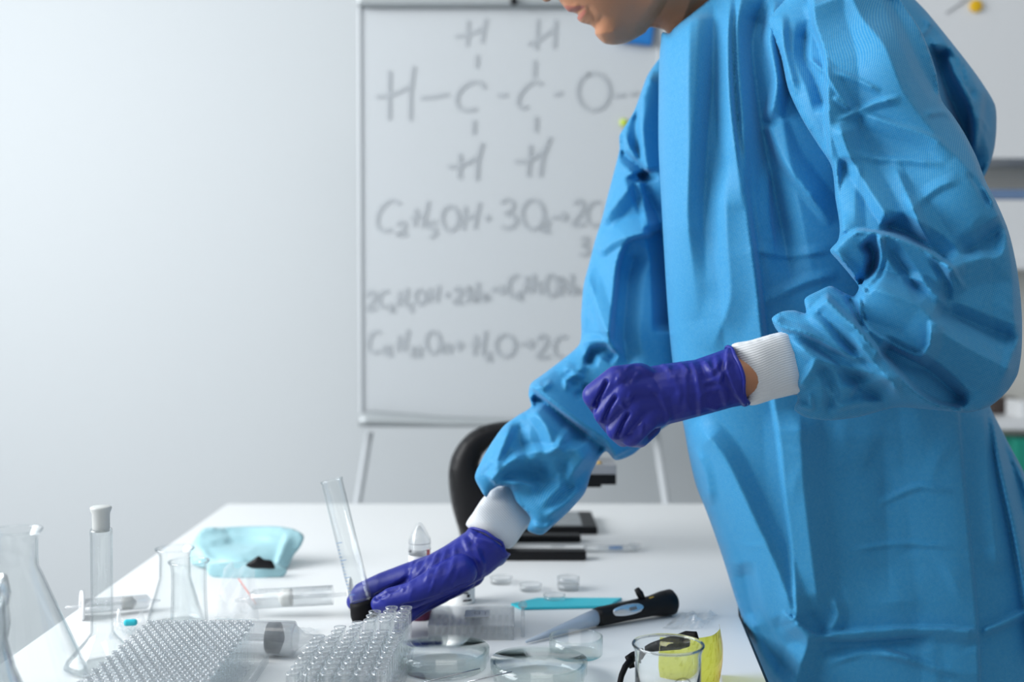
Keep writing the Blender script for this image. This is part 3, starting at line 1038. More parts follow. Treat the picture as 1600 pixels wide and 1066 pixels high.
tf = [
    # front of the chest: rolling vertical folds
    ([(1078, 20), (1076, 120), (1076, 250), (1074, 340), (1084, 430), (1092, 500)], 15, 46, 44, 1.0, (0.02, 0.3)),
    ([(1118, -10), (1114, 120), (1104, 250), (1100, 350), (1104, 440)], -12, 26, 36, 1.3, (0.05, 0.35)),
    ([(1142, -10), (1138, 60), (1141, 158), (1152, 250), (1162, 330)], 12, 26, 9, 1.0, (0.1, 0.3)),
    ([(1160, -20), (1152, 40), (1154, 105), (1160, 184), (1164, 300)], 9, 7, 40, 1.0, (0.05, 0.3)),
    ([(1196, -10), (1176, 60), (1182, 140), (1196, 230), (1216, 330), (1240, 450)], -20, 34, 34, 1.2, (0.1, 0.2)),
    ([(1212, 0), (1203, 60), (1214, 130), (1201, 192)], 14, 12, 22, 1.0, (0.1, 0.1)),
    ([(1201, 192), (1225, 250), (1262, 300), (1300, 350)], 10, 12, 30, 1.0, (0.05, 0.3)),
    ([(1157, 190), (1162, 270), (1170, 353), (1181, 434), (1191, 525), (1202, 600)], 15, 60, 10, 1.0, (0.5, 0.1)),
    ([(1201, 250), (1203, 340), (1212, 400)], 4, 14, 5, 1.0),
    ([(1130, 260), (1136, 380), (1140, 470), (1110, 550)], 8, 40, 40, 1.5, (0.2, 0.2)),
    # the crease that runs down the front
    ([(1203, 560), (1209, 628), (1218, 683), (1226, 766), (1237, 854), (1246, 978)], 6, 5, 70, 1.0, (0.05, 0.05)),
    ([(1250, 640), (1256, 760), (1270, 880), (1280, 960)], 9, 60, 40, 1.3, (0.1, 0.1)),
    ([(1085, 660), (1124, 704), (1178, 808), (1215, 890), (1243, 972)], 13, 46, 30, 1.2, (0.1, 0.05)),
    ([(1085, 700), (1100, 730), (1112, 790)], 6, 14, 14, 1.3),
    ([(1160, 880), (1176, 960), (1200, 1010), (1240, 1060)], -10, 26, 22, 1.0, (0.1, 0.1)),
    ([(1168, 960), (1185, 1010), (1225, 1075), (1250, 1150)], 11, 40, 26, 1.0, (0.1, 0.2)),
    ([(1246, 978), (1262, 997), (1250, 1040), (1240, 1090), (1236, 1180)], 12, 30, 26, 1.0, (0.0, 0.2)),
    ([(1240, 968), (1274, 994), (1312, 990), (1458, 982), (1530, 988)], 7, 22, 5, 1.0, (0.0, 0.05)),
    ([(1262, 1002), (1320, 1004), (1460, 996)], -7, 24, 5, 1.0),
    ([(1300, 930), (1310, 960), (1290, 992)], 5, 10, 16),
    ([(1530, 988), (1565, 975), (1600, 958), (1640, 940)], 7, 12, 8, 1.0, (0.1, 0.1)),
    ([(1380, 680), (1385, 800), (1390, 940)], -7, 110, 110, 1.4, (0.2, 0.2)),
    # right creases
    ([(1494, 620), (1504, 737), (1516, 860), (1527, 988), (1530, 1100)], 6, 90, 4, 1.0, (0.02, 0.1)),
    ([(1535, 640), (1545, 760), (1560, 900)], 6, 40, 30, 1.4, (0.05, 0.1)),
    ([(1546, 630), (1562, 730), (1582, 820), (1602, 930), (1620, 1060)], 13, 5, 40, 1.0, (0.0, 0.1)),
    ([(1549, 640), (1580, 720), (1612, 850), (1640, 1000)], -10, 16, 9, 1.0, (0.02, 0.1)),
    ([(1551, 640), (1590, 730), (1640, 870)], 9, 6, 14, 1.0, (0.02, 0.1)),
    ([(1330, 860), (1400, 850), (1490, 856)], 2.2, 6, 6), ([(1370, 790), (1440, 760), (1490, 770)], 2.2, 8, 8),
    ([(1360, 1010), (1420, 1030), (1500, 1056)], 3.5, 10, 8), ([(1290, 1040), (1350, 1020), (1450, 1040)], 2.5, 8, 8),
    ([(1170, 390), (1230, 400), (1300, 392)], 2.5, 6, 16), ([(1185, 480), (1260, 440), (1310, 430)], 3, 10, 14),
    # back of the shoulder
    ([(1462, 70), (1470, 110), (1520, 240), (1530, 290)], -26, 20, 24, 1.0, (0.05, 0.1)),
    ([(1460, 80), (1478, 74), (1498, 84), (1510, 130), (1520, 180), (1524, 245)], 13, 10, 22, 1.0, (0.02, 0.1)),
    ([(1478, 75), (1490, 110), (1515, 165)], 8, 7, 9), ([(1502, 88), (1512, 140), (1524, 160)], -9, 5, 12),
    ([(1440, 30), (1462, 40), (1476, 66)], 6, 7, 8), ([(1430, 60), (1450, 45), (1455, 25)], 4, 6, 6), ([(1468, 40), (1476, 60), (1484, 74)], 5, 5, 5),
    ([(1526, 178), (1540, 195), (1545, 212)], 3, 4, 5), ([(1538, 120), (1530, 180), (1522, 240)], 8, 16, 8),
]
tf += random_folds(26, [(1180, 640), (1620, 1060)], 5, (60, 120), (60, 160), (0.5, 1.4), (12, 34))
tf += random_folds(14, [(1160, 640), (1600, 1060)], 8, (-20, 40), (40, 120), (0.4, 1.2), (6, 16))
gown = inflate('gown', torso, [(1100, 100, 1.42), (1300, 300, 1.41), (1300, 800, 1.46), (1130, 860, 1.45), (1180, 1050, 1.46), (1190, 1250, 1.46), (1500, 100, 1.44), (1560, 200, 1.48), (1520, 1500, 1.46)],
               0.80, M['gown'], ps, step=3.6, folds=tf, cap=235, uvrot=0.55, edge=9, rk=2.1)
gown['label'] = 'loose trunk and skirt of the blue nonwoven gown'

near = [(1226, 0), (1201, 32), (1210, 62), (1219, 86), (1233, 143), (1255, 189), (1278, 226), (1298, 257), (1305, 307), (1308, 378), (1297, 391), (1310, 408), (1330, 432),
        (1342, 450), (1334, 463), (1320, 458), (1297, 447), (1280, 454), (1257, 468), (1259, 489), (1240, 485), (1222, 487), (1206, 498), (1210, 510), (1221, 526), (1228, 560), (1240, 600),
        (1246, 625), (1241, 640), (1252, 649), (1290, 657), (1340, 652), (1400, 637), (1450, 640), (1482, 643), (1510, 645), (1545, 636), (1575, 610), (1590, 585), (1595, 560), (1597, 500),
        (1590, 425), (1574, 356), (1556, 314), (1541, 285), (1526, 246), (1505, 205), (1490, 182), (1472, 158), (1462, 110), (1440, 50), (1408, 0), (1380, -50), (1320, -85), (1260, -60)]
nf = [
    # upper arm
    ([(1270, -20), (1273, 32), (1290, 86), (1294, 178), (1301, 285), (1306, 370)], 17, 7, 48, 1.0, (0.05, 0.02)),
    ([(1262, 30), (1258, 90), (1276, 130), (1289, 175)], -11, 18, 9, 1.0, (0.2, 0.1)),
    ([(1262, 90), (1290, 115)], 4, 5, 6), ([(1222, 20), (1226, 80), (1245, 150)], 8, 14, 10),
    ([(1326, -20), (1345, 25), (1380, 68), (1412, 143), (1465, 214), (1512, 264), (1551, 321), (1572, 356)], 22, 80, 46, 1.0, (0.02, 0.05)),
    ([(1390, -10), (1420, 60), (1442, 110), (1470, 157)], -10, 16, 26, 1.2, (0.05, 0.1)),
    ([(1265, 90), (1289, 114), (1326, 165), (1337, 175)], 4, 6, 10), ([(1305, 190), (1337, 175), (1370, 160), (1408, 153)], 4.5, 12, 7),
    ([(1337, 175), (1394, 194), (1465, 221), (1490, 246)], 5.5, 22, 8, 1.0), ([(1301, 110), (1340, 125), (1376, 143)], 4, 9, 6),
    ([(1326, 236), (1365, 247), (1420, 250), (1476, 257)], 3.5, 10, 6), ([(1302, 150), (1320, 165), (1330, 172)], 4, 6, 6),
    ([(1310, 190), (1326, 239), (1358, 296), (1394, 350)], 11, 16, 30, 1.0, (0.1, 0.05)),
    ([(1322, 245), (1312, 300), (1312, 352)], -8, 10, 24, 1.0, (0.1, 0.2)),
    ([(1394, 250), (1422, 314), (1447, 375)], 6, 20, 12), ([(1443, 180), (1475, 175), (1495, 184)], 5, 8, 8),
    ([(1415, 300), (1437, 349), (1464, 397), (1488, 420)], 8, 14, 22, 1.0, (0.2, 0.0)),
    ([(1420, 330), (1470, 290), (1500, 280)], 3, 10, 14), ([(1512, 268), (1528, 290), (1546, 325)], -5, 6, 7), ([(1535, 290), (1548, 312), (1552, 325)], 5, 4, 5),
    ([(1486, 420), (1520, 406), (1565, 398), (1574, 356)], 9, 40, 16, 1.0, (0.05, 0.0)),
    ([(1500, 400), (1530, 380), (1560, 350)], -7, 20, 30, 1.2),
    ([(1574, 356), (1580, 420), (1584, 500), (1588, 560)], 8, 30, 14, 1.0, (0.05, 0.1)),
    # deep valley above the forearm fold
    ([(1376, 350), (1420, 366), (1460, 390), (1484, 412)], -17, 10, 26, 1.0, (0.1, 0.1)),
    # gathered fold on top of the forearm
    ([(1298, 391), (1318, 376), (1340, 363), (1374, 366), (1422, 382), (1486, 420), (1506, 455)], 19, 52, 7, 1.0, (0.02, 0.15)),
    ([(1350, 376), (1364, 395), (1362, 420), (1342, 446)], -24, 14, 22, 1.0, (0.1, 0.05)),
    ([(1374, 368), (1377, 405), (1368, 430), (1345, 452)], 12, 7, 8, 1.0, (0.05, 0.1)),
    ([(1384, 372), (1398, 400), (1420, 430), (1440, 470)], -9, 12, 16, 1.0),
    ([(1300, 394), (1320, 410), (1344, 440)], 6, 6, 7), ([(1405, 430), (1440, 440), (1470, 470), (1490, 486)], 8, 10, 12),
    ([(1455, 400), (1478, 440), (1480, 480)], -6, 10, 10),
    # second big fold to the elbow
    ([(1342, 450), (1365, 452), (1392, 461), (1437, 480), (1479, 525), (1516, 547), (1560, 570), (1586, 580)], 18, 50, 34, 1.0, (0.03, 0.05)),
    ([(1460, 482), (1510, 500), (1560, 520), (1592, 530)], -12, 22, 20, 1.0, (0.1, 0.05)),
    ([(1590, 500), (1580, 560), (1570, 600)], 6, 14, 14),
    ([(1342, 458), (1347, 499), (1365, 520), (1392, 536), (1420, 550), (1440, 556), (1452, 540), (1453, 500)], 11, 20, 5, 1.0, (0.05, 0.1)),
    ([(1376, 540), (1410, 556), (1440, 572), (1478, 602), (1510, 634)], -24, 30, 20, 1.0, (0.08, 0.1)),
    ([(1322, 460), (1334, 480), (1345, 505), (1352, 520)], -16, 9, 12, 1.0),
    # lowest long fold
    ([(1286, 462), (1310, 486), (1340, 515), (1372, 552), (1400, 584), (1428, 612), (1456, 631), (1505, 642)], 20, 44, 9, 1.0, (0.03, 0.02)),
    ([(1262, 478), (1285, 492), (1318, 530), (1345, 566)], -8, 12, 14),
    ([(1210, 500), (1222, 510), (1245, 516), (1272, 525), (1310, 545), (1340, 560), (1352, 556)], 9, 9, 12, 1.0, (0.02, 0.1)),
([(1246, 520), (1300, 560), (1352, 610), (1400, 634)], -9, 14, 26), ([(1330, 520), (1372, 575), (1420, 626)], 7, 10, 16), ([(1222, 530), (1245, 540), (1276, 562), (1330, 575), (1398, 592)], 8, 12, 14),
    ([(1276, 562), (1262, 585), (1246, 608)], 7, 9, 14), ([(1276, 562), (1295, 590), (1300, 620), (1290, 650)], -9, 14, 14),
    ([(1243, 630), (1268, 638), (1262, 612)], 6, 7, 7), ([(1310, 610), (1350, 600), (1396, 594), (1398, 630)], 6, 14, 12),
    ([(1300, 640), (1340, 630), (1390, 628)], 5, 8, 10), ([(1292, 600), (1310, 635)], 5, 6, 7), ([(1330, 580), (1345, 600), (1330, 625)], -4, 8, 8),
]
nf += random_folds(30, [(1220, 20), (1590, 640)], 3, (20, 80), (40, 110), (0.6, 1.8), (6, 20))
nf += random_folds(20, [(1220, 400), (1590, 640)], 13, (0, 70), (30, 80), (0.8, 2.2), (5, 14))
sleeve = inflate('sleeve', near, [(1290, -20, 1.33), (1400, 150, 1.27), (1500, 400, 1.23), (1540, 560, 1.225), (1400, 560, 1.20), (1240, 570, 1.165)],
                 0.62, M['gown'], gown, step=3.0, folds=nf, uvrot=0.35, edge=6, kb=0.75, rk=2.1)
sleeve['label'] = 'crumpled left sleeve, nearest the viewer'

far = [(1034, 88), (1022, 102), (1012, 117), (1003, 140), (990, 175), (978, 195), (968, 212), (968, 232), (961, 262), (951, 300), (938, 350), (930, 375), (921, 410), (912, 445), (908, 490),
       (905, 538), (880, 561), (850, 584), (828, 602), (826, 618), (830, 634), (808, 650), (789, 664), (768, 692), (752, 720), (742, 747), (750, 764), (760, 777), (766, 768), (780, 760), (794, 761),
       (807, 784), (829, 812), (824, 828), (846, 836), (864, 822), (891, 797), (914, 770), (925, 737), (948, 706), (961, 719), (986, 712), (1021, 680), (1062, 650), (1085, 560), (1090, 400), (1090, 200), (1070, 110)]
fr = [
    ([(1018, 108), (1010, 125), (1003, 197), (1006, 240), (1014, 272)], 12, 7, 30, 1.0, (0.1, 0.05)),
    ([(1000, 150), (992, 200), (1000, 255)], -7, 12, 12, 1.0, (0.3, 0.2)),
    ([(970, 214), (972, 237), (995, 256), (1014, 274)], -12, 14, 7, 1.0, (0.0, 0.1)),
    ([(976, 208), (984, 232), (1000, 250)], 6, 6, 6),
    ([(1000, 268), (1010, 300), (1028, 340), (1040, 400), (1046, 520)], -24, 26, 26, 1.0, (0.02, 0.05)),
    ([(998, 276), (968, 312), (939, 348)], 11, 24, 22, 1.0, (0.02, 0.1)),
    ([(1000, 282), (1006, 320), (1015, 360)], 14, 10, 34, 1.0, (0.05, 0.1)),
    ([(934, 398), (958, 378), (985, 368), (1014, 363)], 9, 12, 24, 1.0, (0.1, 0.1)),
    ([(1014, 364), (980, 374), (966, 402), (958, 460), (952, 515), (950, 540)], 16, 36, 8, 1.0, (0.0, 0.1)),
    ([(1000, 385), (985, 420), (978, 480), (975, 540), (985, 580)], -10, 22, 26, 1.2, (0.1, 0.1)),
    ([(914, 420), (926, 455), (942, 505), (958, 540), (972, 570)], 9, 10, 20, 1.0),
    ([(925, 400), (918, 430), (916, 480), (914, 520)], 6, 10, 14),
    ([(905, 540), (925, 532), (950, 536), (968, 556)], 9, 20, 10),
    ([(918, 572), (926, 548), (945, 545), (965, 560)], -14, 16, 8, 1.0, (0.1, 0.1)),
    ([(880, 572), (900, 580), (916, 574)], 6, 8, 10),
    ([(886, 612), (884, 595), (896, 586), (915, 590)], 9, 8, 6), ([(896, 620), (912, 612), (916, 598)], -8, 8, 8),
    ([(862, 596), (850, 606), (838, 602)], 6, 7, 7),
    # overlap of the upper sleeve over the forearm
    ([(828, 602), (850, 617), (880, 640), (907, 660), (948, 690), (962, 716)], 14, 7, 42, 1.0, (0.0, 0.02)),
    ([(832, 620), (850, 628), (880, 652), (920, 684), (946, 704)], -16, 26, 5, 1.0, (0.02, 0.05)),
    ([(940, 640), (980, 660), (1000, 690)], 8, 20, 20),
    # forearm
    ([(832, 638), (850, 660), (862, 690), (868, 710)], 12, 16, 30, 1.0, (0.1, 0.1)),
    ([(868, 710), (876, 690), (892, 664)], 8, 14, 10),
    ([(814, 655), (812, 690), (830, 720)], -8, 16, 16), ([(800, 662), (785, 700), (770, 740)], 9, 18, 10),
    ([(766, 752), (790, 728), (814, 712), (845, 706), (872, 710), (905, 700), (938, 682)], 13, 40, 14, 1.0, (0.02, 0.1)),
    ([(775, 752), (800, 740), (830, 735), (860, 740)], -10, 18, 18, 1.0),
    ([(770, 762), (794, 754), (815, 756), (842, 764)], 9, 14, 6), ([(794, 762), (810, 786), (828, 810)], 7, 12, 4, 1.0, (0.02, 0.02)),
    ([(842, 792), (865, 770), (888, 747), (910, 718), (926, 698)], 9, 14, 18), ([(850, 808), (880, 790), (910, 758)], 7, 10, 10),
    ([(830, 818), (850, 826), (870, 815)], 6, 7, 7), ([(876, 715), (884, 740), (886, 770)], -6, 12, 12),
]
fr += random_folds(26, [(750, 220), (1040, 830)], 4, (30, 130), (30, 80), (0.5, 1.6), (6, 16))
fs = inflate('sleeve', far, [(1040, 120, 1.55), (1000, 350, 1.56), (970, 600, 1.52), (850, 740, 1.46), (780, 780, 1.415), (835, 815, 1.41)], 0.72, M['gown'], gown,
             step=3.2, folds=fr, uvrot=-0.4, edge=6, rk=1.9)
fs['label'] = 'right sleeve reaching down over the table'

# neckline binding
nb = [P(1036, 50, 1.415), P(1052, 46, 1.335), P(1080, 22, 1.305), P(1108, -1, 1.30), P(1150, -44, 1.32)]

# knit cuffs
cf = [(1143, 540), (1172, 532), (1215, 520), (1240, 516), (1262, 560), (1268, 610), (1244, 616), (1210, 624), (1169, 632), (1165, 608), (1157, 580), (1150, 556)]
c1 = inflate('cuff', cf, [(1160, 585, 1.15), (1250, 570, 1.165)], 0.80, M['cuff'], sleeve, step=3.5, uvrot=math.radians(12), edge=4,
             folds=random_folds(8, cf, 9, (70, 110), (30, 60), (0.5, 1.2), (8, 16)))
cf2 = [(728, 820), (740, 800), (753, 780), (772, 762), (800, 758), (826, 780), (835, 808), (818, 832), (795, 858), (778, 852), (752, 836)]
c2 = inflate('cuff', cf2, [(755, 835, 1.395), (790, 790, 1.43), (815, 765, 1.47)], 0.62, M['cuff'], fs, step=3.5, uvrot=math.radians(-45), edge=4)

def cut_end(p, ax):
    p, ax = np.array(p), np.array(ax)
    ax = ax / np.linalg.norm(ax)

    def f(co, no):
        t = (co - p) @ ax
        return co - np.outer(np.where(t > 0, t, 0) * 0.98, ax)
    return f


# ---- gloves ------------------------------------------------------------------------------------------
gf1 = [
    ([(1139, 540), (1136, 580), (1150, 612), (1166, 634)], 6, 5, 12, 1.0, (0, 0)),
    ([(1117, 548), (1122, 590), (1138, 640)], 4, 6, 8), ([(1096, 558), (1112, 584), (1128, 560)], 4, 6, 6), ([(1103, 560), (1120, 596), (1140, 560)], 3.5, 6, 6),
    ([(1080, 562), (1090, 600), (1094, 655)], 4.5, 5, 12), ([(1060, 564), (1078, 585)], 3, 5, 6), ([(1032, 566), (1046, 582)], 3, 5, 6),
    ([(1090, 618), (1120, 608), (1140, 612)], 3, 6, 6), ([(1096, 600), (1120, 594)], 3, 5, 5), ([(1100, 634), (1125, 640)], 2.5, 5, 5),
    ([(1010, 604), (1030, 616), (1040, 640), (1046, 666)], 4.5, 6, 10), ([(1070, 575), (1072, 620), (1070, 650)], 2, 6, 6),
    ([(990, 566), (1010, 580), (1030, 590)], 2.5, 6, 8), ([(1000, 580), (985, 600)], 2, 5, 6), ([(1044, 566), (1050, 600)], 2, 6, 6),
    ([(995, 566), (975, 578)], 2.5, 5, 5), ([(948, 592), (940, 612), (924, 644)], -9, 4, 6, 1.0, (0.1, 0.05)),
    ([(964, 616), (952, 636), (943, 662)], -9, 5, 6, 1.0, (0.15, 0.05)), ([(984, 642), (974, 660), (964, 686)], -9, 5, 6, 1.0, (0.15, 0.05)),
    ([(969, 628), (976, 640)], 3, 4, 4), ([(995, 670), (1004, 662), (1000, 684)], 2.5, 4, 4), ([(978, 680), (990, 676)], -2, 4, 4),
    ([(962, 590), (978, 596)], 3.5, 12, 12), ([(980, 618), (990, 622)], 2.5, 12, 12),
]
gf1 += random_folds(24, [(1040, 560), (1160, 640)], 21, (60, 120), (25, 60), (0.5, 1.6), (4, 8))
g1 = limbs('glove', [
    [(1152, 588, 1.15, 47), (1130, 594, 1.15, 45), (1095, 605, 1.145, 44), (1050, 614, 1.14, 47), (1012, 622, 1.14, 48), (985, 620, 1.14, 42)],
    [(1000, 592, 1.13, 25), (964, 594, 1.115, 23), (930, 618, 1.12, 20.5), (942, 640, 1.15, 17), (975, 640, 1.17, 16)],
    [(1010, 612, 1.125, 27), (975, 613, 1.11, 21), (944, 646, 1.115, 17.5), (956, 664, 1.15, 16), (985, 655, 1.17, 16)],
    [(1015, 632, 1.125, 27), (992, 636, 1.112, 20), (963, 672, 1.115, 16.5), (974, 685, 1.145, 14), (1000, 668, 1.17, 15)],
    [(1022, 645, 1.125, 26), (1012, 654, 1.115, 19.5), (986, 682, 1.12, 17), (1000, 686, 1.15, 14), (1018, 668, 1.17, 15)],
    [(1080, 600, 1.17, 26), (1030, 600, 1.20, 22), (975, 612, 1.20, 18), (950, 628, 1.19, 16)],
], M['glove'], ps, voxel=0.0015, smooth=3, folds=gf1, post=cut_end(P(1151, 588, 1.15), (0.962, 0.0, 0.272)))
g1['label'] = 'violet-blue glove on the left hand, closed in a fist'
# rolled hem of the glove
def hem(parent, pts, r):
    q = spline([tuple(p) for p in pts], 0.004, True)
    q = [Vector(v) for v in q]
    tube('rolled_hem', q + [q[0]], r, M['glove'], parent, 8)


def ring_pts(a, b, r, n=16, wob=0.0, seed=1, squash=0.9):
    """closed ring across the arm axis a->b at a"""
    rnd = random.Random(seed)
    ax = (Vector(b) - Vector(a)).normalized()
    u = ax.cross(Vector((0, 1, 0))).normalized()
    v = ax.cross(u).normalized()
    return [Vector(a) + (u * math.cos(2 * math.pi * i / n) + v * math.sin(2 * math.pi * i / n) * squash) * r + ax * rnd.uniform(-wob, wob) for i in range(n)]


hem(g1, ring_pts(P(1152, 587, 1.15), P(1152, 587, 1.15) + Vector((0.962, 0, 0.272)), 47.5 * 1.15 / F, wob=0.0025, seed=3, squash=0.97), 0.0019)

gf2 = [
    ([(729, 824), (745, 842), (770, 850), (792, 870)], 5, 7, 10, 1.0, (0, 0)),
    ([(722, 832), (732, 860), (760, 885)], 3.5, 6, 9), ([(740, 850), (752, 880), (750, 905)], 4, 7, 8),
    ([(700, 856), (690, 880), (680, 900)], 2.6, 4, 8), ([(686, 862), (672, 890), (664, 912)], 2.6, 4, 8), ([(672, 868), (660, 890), (650, 905)], 2.6, 4, 7),
    ([(660, 872), (650, 888), (640, 902)], 2.2, 4, 7), ([(712, 850), (708, 880), (700, 905)], 2.2, 5, 7),
    ([(648, 878), (640, 892)], 2.5, 4, 6), ([(600, 920), (612, 930)], 2, 4, 5), ([(625, 912), (632, 925)], 2, 4, 5), ([(590, 925), (598, 940)], 2, 4, 5),
    ([(584, 936), (604, 924), (628, 912), (640, 900)], -9, 7, 7, 1.0, (0.05, 0.25)),
    ([(625, 950), (660, 944), (700, 930), (745, 908)], -8, 9, 6, 1.0, (0.05, 0.2)),
]
gf2 += random_folds(30, [(640, 830), (780, 930)], 31, (95, 130), (20, 50), (0.5, 1.6), (3, 7))
g2 = limbs('glove', [
    [(752, 868, 1.395, 30), (773, 866, 1.40, 21)],
    [(762, 852, 1.395, 37), (744, 866, 1.390, 38), (715, 884, 1.380, 37), (686, 897, 1.370, 34), (664, 902, 1.370, 28)],
    [(680, 892, 1.380, 27), (640, 902, 1.375, 23), (600, 914, 1.380, 20), (567, 927, 1.395, 17.5), (556, 940, 1.400, 15)],
    [(720, 893, 1.355, 26), (680, 912, 1.340, 24), (645, 930, 1.335, 21), (612, 938, 1.340, 20), (594, 944, 1.345, 15)],
    [(700, 905, 1.380, 26), (668, 928, 1.380, 20), (642, 952, 1.370, 15), (627, 976, 1.365, 11), (623, 983, 1.363, 9)],
    [(720, 900, 1.400, 26), (690, 925, 1.410, 18), (660, 945, 1.405, 14), (640, 962, 1.390, 11)],
    [(735, 895, 1.420, 24), (715, 915, 1.435, 16), (690, 930, 1.435, 13), (665, 945, 1.420, 11)],
], M['glove'], ps, voxel=0.0016, smooth=4, folds=gf2, post=cut_end(P(762, 850, 1.395), P(800, 790, 1.42) - P(762, 850, 1.395)))
g2['label'] = 'violet-blue glove on the right hand, pinching the glass tube'
hem(g2, ring_pts(P(763, 849, 1.395), P(800, 790, 1.42), 37 * 1.395 / F, wob=0.003, seed=5, squash=0.97), 0.0019)
# ------------------------------------------------------------------ glassware on the table
def at(v): return Matrix.Translation(Vector(v))


def wall_prof(outer, t, base=0.0025):
    """closed vessel wall from an outer profile (bottom to top)"""
    inner = [(max(r - t, 0.0), z) for r, z in outer]
    inner = [(r, max(z, outer[0][1] + base)) for r, z in inner]
    return [(0, outer[0][1])] + outer + [q for q in reversed(inner)] + [(0, outer[0][1] + base)]


# big conical flask, far left
fl = P(24, 828, 1.10)
big = empty('conical_flask', (fl.x, fl.y, 0.75), 'large empty conical glass flask at the far left, cut by the edge of the view', 'flask')
H = fl.z - 0.75
zs_ = 1.15 - (888 - 473) * 1.10 / F - 0.75
lathe('flask_wall', wall_prof([(0.070, 0.0005), (0.077, 0.006), (0.077, 0.012), (0.060, 0.05), (0.024, zs_ - 0.008), (0.0205, zs_), (0.0200, zs_ + 0.01), (0.0202, H - 0.012), (0.0215, H - 0.006), (0.0245, H - 0.002), (0.0243, H)], 0.0016),
      M['glass'], big, 64, world_space=False)
bm = bmesh.new()
tube_bm(bm, [(0.0244 * math.cos(t), 0.0244 * math.sin(t), H) for t in np.linspace(0, 2 * math.pi, 49)], 0.0011, 8, cap=False)
frombm('rim', bm, M['glass'], big, world_space=False)
# bent glass piece left of the flask neck
gp = empty('retort_neck', (fl.x - 0.028, fl.y - 0.085, 0.75), 'shiny thick curved glass piece at the very left edge in front of the flask', 'glassware')
c = P(-22, 860, 1.0)
lathe('vessel_wall', [(0, 0.0005), (0.030, 0.0005), (0.038, 0.02), (0.034, 0.055), (0.022, 0.085), (0.0165, 0.11), (0.0190, 0.125), (0.0175, 0.138), (0.0195, 0.150), (0.0165, 0.165),
                      (0.0145, 0.165), (0.0150, 0.11), (0.0200, 0.085), (0.032, 0.055), (0.035, 0.02), (0.028, 0.004), (0, 0.004)], M['darkglass'], None, 40,
      at((P(-22, 860, 0.98).x, 0.98, 0.75)))
_v = bpy.data.objects['vessel_wall']
_v.parent = gp
_v.matrix_parent_inverse = gp.matrix_world.inverted()

# volumetric flask with a ground stopper
d = 1.25
fx = P(158, 826, d)
vf = empty('volumetric_flask', (fx.x, d, 0.75), 'slim glass flask with a white frosted stopper, second glass vessel from the left', 'flask')
H = fx.z - 0.75
zn = 1.15 - (998 - 473) * d / F - 0.75
lathe('flask_wall', wall_prof([(0.036, 0.0005), (0.0405, 0.004), (0.038, 0.010), (0.017, zn - 0.003), (0.0122, zn + 0.004), (0.0118, zn + 0.02), (0.0116, H - 0.008), (0.0120, H - 0.004), (0.0112, H)], 0.0014),
      M['glass'], vf, 48, world_space=False)
st = lathe('stopper', [(0, H - 0.003), (0.0090, H - 0.003), (0.0092, H + 0.001), (0.0094, H + 0.016), (0.0113, H + 0.0215), (0.0113, H + 0.0235), (0.0095, H + 0.0245), (0, H + 0.0245)], M['frosted'], vf, 40, world_space=False)
st['label'] = 'white frosted stopper in the neck'
# droplets inside the neck
rnd = random.Random(7)
bm = bmesh.new()
for _ in range(46):
    a_, z_ = rnd.uniform(0, 2 * math.pi), rnd.uniform(zn + 0.01, H - 0.012)
    r_ = rnd.uniform(0.0003, 0.0007)
    q = bmesh.ops.create_icosphere(bm, subdivisions=1, radius=r_)
    bmesh.ops.translate(bm, vec=(0.0103 * math.cos(a_), 0.0103 * math.sin(a_), z_), verts=q['verts'])
o = frombm('water_droplets', bm, M['solidglass'], vf, world_space=False)
o['kind'] = 'stuff'

# small conical flask and straight vial behind the dense rack
d = 1.42
fx = P(273, 857, d)
sf = empty('conical_flask', (fx.x, d, 0.75), 'small wide-necked conical glass flask behind the straight glass jar', 'flask')
H = fx.z - 0.75
lathe('flask_wall', wall_prof([(0.033, 0.0005), (0.0350, 0.004), (0.0335, 0.010), (0.0215, H - 0.045), (0.0190, H - 0.036), (0.0185, H - 0.010), (0.0205, H - 0.004), (0.0235, H - 0.001), (0.0233, H)], 0.0014), M['glass'], sf, 48, world_space=False)
bm = bmesh.new()
tube_bm(bm, [(0.0233 * math.cos(t), 0.0233 * math.sin(t), H) for t in np.linspace(0, 2 * math.pi, 41)], 0.0012, 8, cap=False)
frombm('rim', bm, M['glass'], sf, world_space=False)
d = 1.35
fx = P(295, 877, d)
vj = empty('glass_jar', (fx.x, d, 0.75), 'straight-sided clear glass jar with a rolled rim behind the dense rack', 'jar')
H = fx.z - 0.75
lathe('jar_wall', wall_prof([(0.0205, 0.0005), (0.0222, 0.004), (0.0222, 0.010), (0.0205, 0.05), (0.0202, H - 0.012), (0.0212, H - 0.005), (0.0232, H - 0.001), (0.0230, H)], 0.0020, 0.004), M['glass'], vj, 48, world_space=False)
bm = bmesh.new()
tube_bm(bm, [(0.0230 * math.cos(t), 0.0230 * math.sin(t), H) for t in np.linspace(0, 2 * math.pi, 41)], 0.0013, 8, cap=False)
frombm('rim', bm, M['glass'], vj, world_space=False)


# racks of tubes
def rimslot(o, z):
    o.data.materials.append(M['tuberim'])
    for f in o.data.polygons:
        if f.center.z > z: f.material_index = 1


def tray(name, x0, x1, y0, y1, zb, h, m, label, holes=None):
    r = empty(name, ((x0 + x1) / 2, (y0 + y1) / 2, 0.75), label, 'test tube rack')
    box('base_plate', ((x0 + x1) / 2, (y0 + y1) / 2, 0.7517), (x1 - x0, y1 - y0, 0.003), m, r, bevel=0.0005)
    for x in (x0 + 0.001, x1 - 0.001): box('side_wall', (x, (y0 + y1) / 2, 0.7532 + h / 2), (0.002, y1 - y0, h), m, r)
    for y in (y0 + 0.001, y1 - 0.001): box('end_wall', ((x0 + x1) / 2, y, 0.7532 + h / 2), (x1 - x0 - 0.0041, 0.002, h), m, r)
    return r


